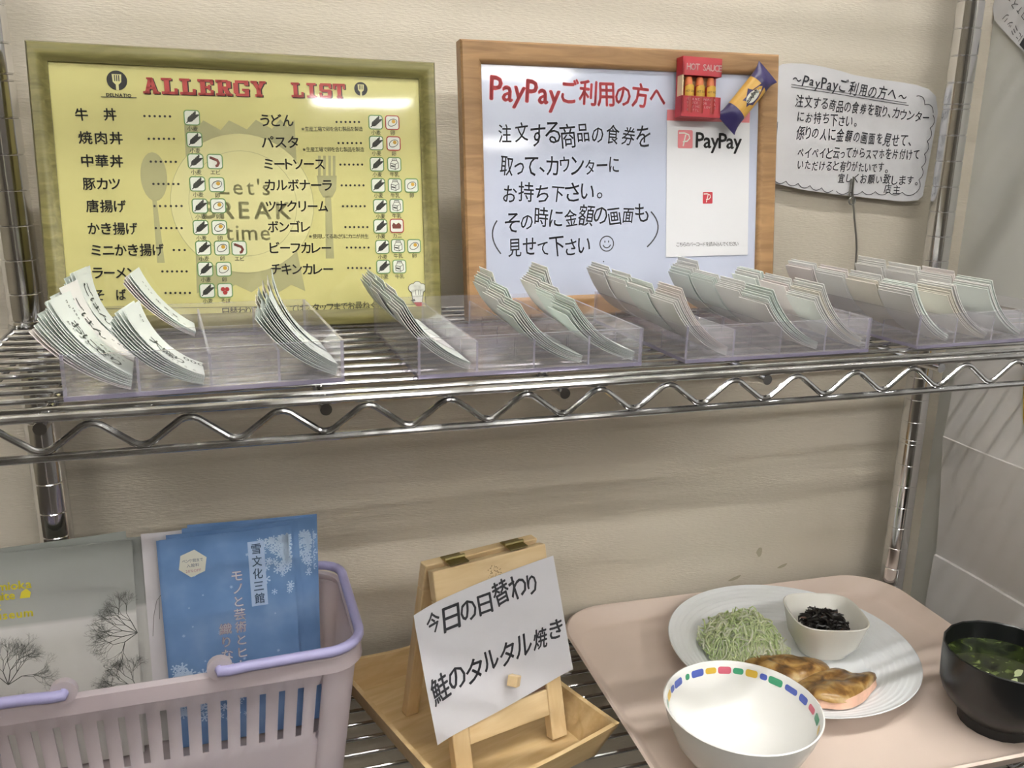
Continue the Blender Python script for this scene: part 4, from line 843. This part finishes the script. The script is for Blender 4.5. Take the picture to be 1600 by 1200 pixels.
eo = ep.build('sign_paper', mat('sign paper', 'd4d4da', .65), None, smooth=60, M=EM); tag(eo, 'handwritten daily special sheet pinned to the small easel', 'paper')
g = MB(); EF = lambda u, v: EC(u, v, 1.6)
text(g, '今日の日替わり', -67, 128, 39, 140.5, 19, EF, off=.016, jit=1.2, fill=.85); text(g, '鮭のタルタル焼き', -68, 77, 60, 95.5, 19, EF, off=.016, jit=1.2, fill=.85)
ink('handwriting', g, mat('sign ink', '2b2c33', .5), eo)
ln_ = math.hypot(topY, topZ); cq = EP(3.5, 67, -7.4)
cm = Matrix.Rotation(R(-15), 3, 'X') @ Matrix.Rotation(R(18), 3, 'Y') @ Matrix.Rotation(R(38), 3, 'Z')
pin = MB().box(cq, (8.6, 8.6, 8.6), cm); pin.tube([EP(3.5, 67, -4.5), EP(3.5, 67, -1.9)], 1.6, 8)
tag(pin.build('wooden_cube_pin', PL_, None, smooth=0, M=EM, bevel=.6), 'little wooden cube pin holding the sheet on the easel', 'pin')


from mathutils import noise as NZ
# ------------------------------------------------------------ pink tray with the meal
TY = thing('serving_tray', 'pale pink rounded serving tray on the lower shelf', 'tray', pose(639, -124, S2(641)+.9, -2.5))
PKT = mat('pink tray', 'd9c8bc', .55, var=.04, bump=.06, bscale=400)
def lay(hw, hd, r, z): return [(u, v, z) for u, v in rrect(0, 0, hw, hd, r, 10)]
sec = [lay(188, 144, 46, 0), lay(198, 154, 54, 14), lay(200, 156, 55, 17), lay(198, 154, 54, 18.6), lay(195.5, 151.5, 52, 17.2), lay(186, 142, 44, 5), lay(181, 137, 40, 2.6)]
n = len(sec[0]); m = MB(); m.add([v for s in sec for v in s], [(j*n+i, j*n+(i+1) % n, (j+1)*n+(i+1) % n, (j+1)*n+i) for j in range(len(sec)-1) for i in range(n)]+[tuple(range(n))[::-1], tuple((len(sec)-1)*n+i for i in range(n))])
m.build('tray_body', PKT, TY, smooth=40)
def on_tray(x, y, yaw=0): return pose(x, y, S2(x)+3.8, yaw)
WPL = mat('white glazed plate', 'eaeef1', .16, spec=.5)
pl = MB(); prof = [(0, 1.2), (58, 1.2), (60, 0), (66, 0), (70, 2.5), (112, 17), (118.4, 20.2), (119, 21), (118.2, 21.6)]
for k in range(9): r = 116-k*5.1; z = 4.4+(r-70)/(119-70)*17; prof += [(r, z+.25), (r-2.2, z-1.2-.3), (r-3.6, z-1.4)]
prof += [(68, 4.4), (62, 3.6), (0, 3.2)]
po = pl.lathe(prof, 96).build('plate', WPL, None, smooth=50, M=on_tray(647, -93)); tag(po, 'round white ribbed plate holding salmon, cabbage and a small bowl', 'plate')
PZ = lambda x: S2(x)+3.8+3.7
def plz(x, y): return max(0, (math.hypot(x-647, y+93)-64)/49*17)   # rise of the plate's rim
# shredded cabbage: countless thin shreds
q = random.Random(5); m = MB()
def mound(x, y):                      # height of the heap above the plate
    r_ = math.hypot(x, y/.92)/40; return 32*max(0, 1-r_**2.2)+1.0+(2.2*NZ.noise(Vector((x*.11, y*.11, 1)))+1.2 if r_ < .95 else 0)+plz(607+x, -73+y)
m.cur = 1; m.grid(40, 12, lambda a, b: (39*b*math.cos(6.2832*a), 36*b*math.sin(6.2832*a), mound(39*b*math.cos(6.2832*a), 36*b*math.sin(6.2832*a))))
for i in range(820):
    a = q.uniform(0, 6.283); rr = 42*math.sqrt(q.random()); x, y = rr*math.cos(a), rr*.92*math.sin(a)
    th = q.uniform(0, 6.283); l = q.uniform(10, 26); cv = q.uniform(-.2, .2); p = []; off = 8.5*q.random()**1.6+.3; ph = q.uniform(0, 6.283)
    for k in range(8):
        s = (k/7-.5)*l; t = th+cv*s; xx, yy = x+s*math.cos(t), y+s*math.sin(t); f = min(1, 45/max(1, math.hypot(xx, yy))); xx *= f; yy *= f
        p.append((xx, yy, mound(xx, yy)+.7+off*(1+.7*math.sin(ph+k*.7))))
    m.cur = i % 3; m.tube(p, q.uniform(.5, .95), 5, cap=False)
cb = m.build('shredded_cabbage', [mat('cabbage pale', 'eef5d4', .45, transl=.5), mat('cabbage green', 'dcebb8', .45, transl=.3), mat('cabbage white', 'f6f8ea', .45, transl=.5)], None, smooth=60, M=pose(607, -73, PZ(607)))
tag(cb, 'mound of pale green shredded cabbage on the plate', 'cabbage', kind='stuff')
# square side dish
SDM = pose(690, -86, PZ(690)+1, -17)
m = MB(); N = 40
def sq(r, z, e=.62): return [(r*(abs(math.cos(a))**e)*(1 if math.cos(a) >= 0 else -1), r*(abs(math.sin(a))**e)*(1 if math.sin(a) >= 0 else -1), z) for a in (2*math.pi*k/N for k in range(N))]
sec = [sq(22, 0, .8), sq(24, .2, .8), sq(25, 3, .8), sq(32, 14, .7), sq(37, 38, .6), sq(37.6, 40, .6), sq(36.8, 40.8, .6), sq(35.2, 39.6, .6), sq(30.5, 15, .7), sq(24, 6.5, .8), sq(12, 5.4, .9), sq(2, 5.2)]
m.add([v for s in sec for v in s], [(j*N+i, j*N+(i+1) % N, (j+1)*N+(i+1) % N, (j+1)*N+i) for j in range(len(sec)-1) for i in range(N)]+[tuple(range(N))[::-1], tuple((len(sec)-1)*N+i for i in range(N))])
sd = m.build('side_dish', mat('cream glazed bowl', 'e6e5dd', .22), None, smooth=50, M=SDM); tag(sd, 'small square white bowl on the plate holding dark seaweed', 'bowl')
m = MB(); q = random.Random(9)
for i in range(330):
    a = q.uniform(0, 6.283); rr = 22*math.sqrt(q.random()); x, y = rr*math.cos(a), rr*math.sin(a); z = 10.5+ (26*(1-(rr/29)**2)+6)*q.random()**.5
    th = q.uniform(0, 6.283); l = q.uniform(6, 20); cv = q.uniform(-.14, .14); p = []
    for k in range(6):
        s = (k/5-.5)*l; t = th+cv*s; X, Y = x+s*math.cos(t), y+s*math.sin(t); rr2 = math.hypot(X, Y); f = min(1, 24.5/max(rr2, 1)); p.append((X*f, Y*f, max(9.5, z+q.uniform(-.6, .6)-.01*s*s)))
    m.cur = 1 if i % 17 == 0 else 0; m.tube(p, [.5, 1.0, 1.2, 1.2, 1.0, .5], 5)
for i in range(9):
    a = q.uniform(0, 6.283); m.tube([(16*math.cos(a), 16*math.sin(a), 20), (18*math.cos(a+.2), 18*math.sin(a+.2), 25+q.uniform(0, 4)), (20*math.cos(a+.4), 20*math.sin(a+.4), 24)], .8, 5)
hj = m.build('seaweed_salad', [mat('dark seaweed', '1d1a18', .35), mat('brown seaweed bit', '5e4030', .45)], None, smooth=60, M=SDM); tag(hj, 'heap of dark simmered seaweed in the small square bowl', 'seaweed', kind='stuff')
# grilled salmon with browned sauce
def sauce():
    t = NT('browned tartare sauce'); p = t.n('ShaderNodeBsdfPrincipled'); x = t.tex('noise', 62, (1, 1, 1), 8, dist=.5); r = t.ramp(x.outputs[0], [(.33, hexc('4d3418')), (.45, hexc('7f5a2b')), (.56, hexc('a8844a')), (.74, hexc('d0ba86'))])
    t.l(r.outputs[0], p.inputs['Base Color']); p.inputs['Roughness'].default_value = .28; p.inputs['Coat Weight'].default_value = .3
    b = t.n('ShaderNodeBump'); b.inputs['Strength'].default_value = .4; b.inputs['Distance'].default_value = .0015; t.l(x.outputs[0], b.inputs['Height']); t.l(b.outputs[0], p.inputs['Normal']); t.l(p.outputs[0], t.out.inputs[0]); return t.m
SAU = sauce(); SAL = mat('grilled salmon', 'e5b9a0', .45, var=.2, vscale=60, bump=.3, bscale=120, bstretch=(1, 4, 1))
from mathutils import noise as NZ
def blob(hx, hy, h, seed, z0=0, inset=1.0, drip=0, cx=647, cy=-93, cr=0):
    mb = MB(); nu, nv = 48, 14; vs = []; fs = []
    for j in range(nv+1):
        f = j/nv
        for i in range(nu):
            a = 2*math.pi*i/nu; w = 1+.13*math.sin(2*a+seed)+.08*math.sin(3*a+seed*2)+.06*math.sin(5*a+seed)
            rr = min(1, f*1.02)*w*inset; e = .8
            x = hx*rr*(abs(math.cos(a))**e)*math.copysign(1, math.cos(a)); y = hy*rr*(abs(math.sin(a))**e)*math.copysign(1, math.sin(a))
            zz = h*math.sqrt(max(0, 1-f**3.2)); zz += (2.2*NZ.noise(Vector((x*.07+seed, y*.07, 0)))+1.3*NZ.noise(Vector((x*.2, y*.2+seed, 3))))*(1-f**4)
            zz += drip*math.sin(a*3+seed)*f**3
            wx, wy = cx+x*math.cos(cr)-y*math.sin(cr), cy+x*math.sin(cr)+y*math.cos(cr); vs.append((x, y, max(z0, z0+zz)+plz(wx, wy)+.4))
    for j in range(nv):
        for i in range(nu): fs.append((j*nu+i, (j+1)*nu+i, (j+1)*nu+(i+1) % nu, j*nu+(i+1) % nu))
    fs.append(tuple(nv*nu+i for i in range(nu))[::-1]); return mb.add(vs, fs)
for nm, x, y, yaw, hx, hy, h, seed, lab in (('a', 617, -124, -8, 40, 27, 18, 1.3, 'grilled salmon piece with browned sauce, nearer the cabbage'), ('b', 647, -162, 20, 46, 24, 17, 4.1, 'grilled salmon piece with browned sauce, beside the rice bowl')):
    sm_ = thing('salmon_fillet', lab, 'fish', pose(x, y, PZ(x), yaw), 'salmon pieces on the plate')
    blob(hx, hy, h, seed, cx=x, cy=y, cr=R(yaw)).build('flesh', SAL, sm_, smooth=70)
    blob(hx*.97, hy*.95, h*.72, seed+.15, z0=h*.36, drip=2.5, cx=x, cy=y, cr=R(yaw)).build('sauce', SAU, sm_, smooth=70)
# rice bowl
RBM = on_tray(510, -216)
m = MB(); m.lathe([(0, 3), (24, 3), (25.5, 0), (28.5, 0), (29, 5), (37, 11), (50, 28), (58.5, 48), (62, 60.2), (62.3, 61.4), (61.2, 62), (60, 60.6), (56.5, 48), (48, 29), (35, 13.5), (20, 8), (0, 7)], 72)
rb = m.build('rice_bowl', mat('white bowl', 'ededea', .2), None, smooth=60, M=RBM); tag(rb, 'empty white rice bowl with a ring of coloured dashes inside its rim', 'bowl')
IN = [(61.2, 62), (60, 60.6), (56.5, 48), (48, 29)]
def rin(z):
    for (r1, z1), (r0, z0) in zip(IN, IN[1:]):
        if z0 <= z <= z1: return r0+(r1-r0)*(z-z0)/(z1-z0)
    return 60
dm = [MB() for _ in range(4)]
marks = [(-160, 3, 9), (-150, 0, 7), (-140, 1, 9), (-130, 2, 9), (-120, 0, 7), (-108, 3, 8), (-96, 0, 8), (-84, 1, 9), (-72, 2, 8), (-60, 3, 9), (-48, 1, 8), (-36, 0, 9), (-24, 3, 9), (-14, 1, 7)]
seq = [(186, 3, 5), (175, 0, 8), (162.5, 1, 10), (149, 2, 9), (138.5, 0, 6), (128, 0, 9.5), (115, 1, 4), (104, 0, 10), (91, 2, 8), (79, 3, 9), (67.5, 1, 7), (56.5, 2, 8), (46.5, 0, 5), (36, 1, 10), (21, 0, 10), (7, 0, 8), (-6, 3, 8), (-19, 1, 9), (-33, 2, 8), (-47, 0, 9), (-61, 3, 8), (-75, 1, 8), (-89, 0, 9), (-103, 2, 8), (-117, 3, 9), (-131, 1, 8), (-145, 0, 9), (-159, 2, 8)]
for i, (a, c, ln2) in enumerate(seq):
    def F(u, v, a=a): z = 54.5+v; r = rin(z)-.25; return (r*math.cos(R(a+u-7)), r*math.sin(R(a+u-7)), z)
    dm[c].flat(rrect(0, 0, ln2*.62, 2.5+.5*((i*3) % 2), 2, 4), F)
for k, c in enumerate(('4f62b8', '3f9a72', 'd9b444', 'd2687c')): dm[k].build('rim_dashes', mat('dash '+c, c, .3), rb, smooth=0)
# soup bowl
SBM = on_tray(770, -226)
m = MB(); m.lathe([(0, 2), (27, 2), (28, 0), (31, 0), (31.6, 9), (35, 13), (46, 25), (50.5, 38), (51.5, 54), (51.7, 70), (51, 71), (50, 70), (49.4, 54), (48, 38), (43, 27), (30, 16), (0, 14)], 20)
# faceted outside: keep 20 sides, smooth inside
sb = m.build('soup_bowl', mat('black lacquer', '17191a', .3, spec=.5), None, smooth=24, M=SBM); tag(sb, 'black lacquer soup bowl at the right end of the tray', 'bowl')
def soupm():
    t = NT('clear green soup'); p = t.n('ShaderNodeBsdfPrincipled'); x = t.tex('noise', 38, (1, 1.4, 1), 3, dist=1.5); r = t.ramp(x.outputs[0], [(.4, hexc('14190f')), (.56, hexc('35401c')), (.7, hexc('77824f'))]); t.l(r.outputs[0], p.inputs['Base Color']); p.inputs['Roughness'].default_value = .06; t.l(p.outputs[0], t.out.inputs[0]); return t.m
so = MB().lathe([(48.6, 52.6), (48.9, 54), (0, 54)], 40).build('soup', soupm(), sb, smooth=0)
g = MB(); q = random.Random(2)
for i, (u, v, w, h, a) in enumerate(((-14, -20, 20, 7, .3), (8, -26, 18, 6, .1), (22, -12, 14, 6, .6), (-26, -2, 10, 6, .2), (4, -10, 16, 5, .4))):
    g.flat([(u+w*.5*math.cos(t)*(1+.2*math.sin(3*t+i))*math.cos(a)-h*.5*math.sin(t)*math.sin(a), v+w*.5*math.cos(t)*math.sin(a)+h*.5*math.sin(t)*(1+.3*math.cos(2*t+i))*math.cos(a)) for t in (6.283*k/16 for k in range(16))], lambda x, y: (x, y, 54.25))
g.build('onion_slice', mat('pale onion', 'a3ad85', .3), sb, smooth=0)
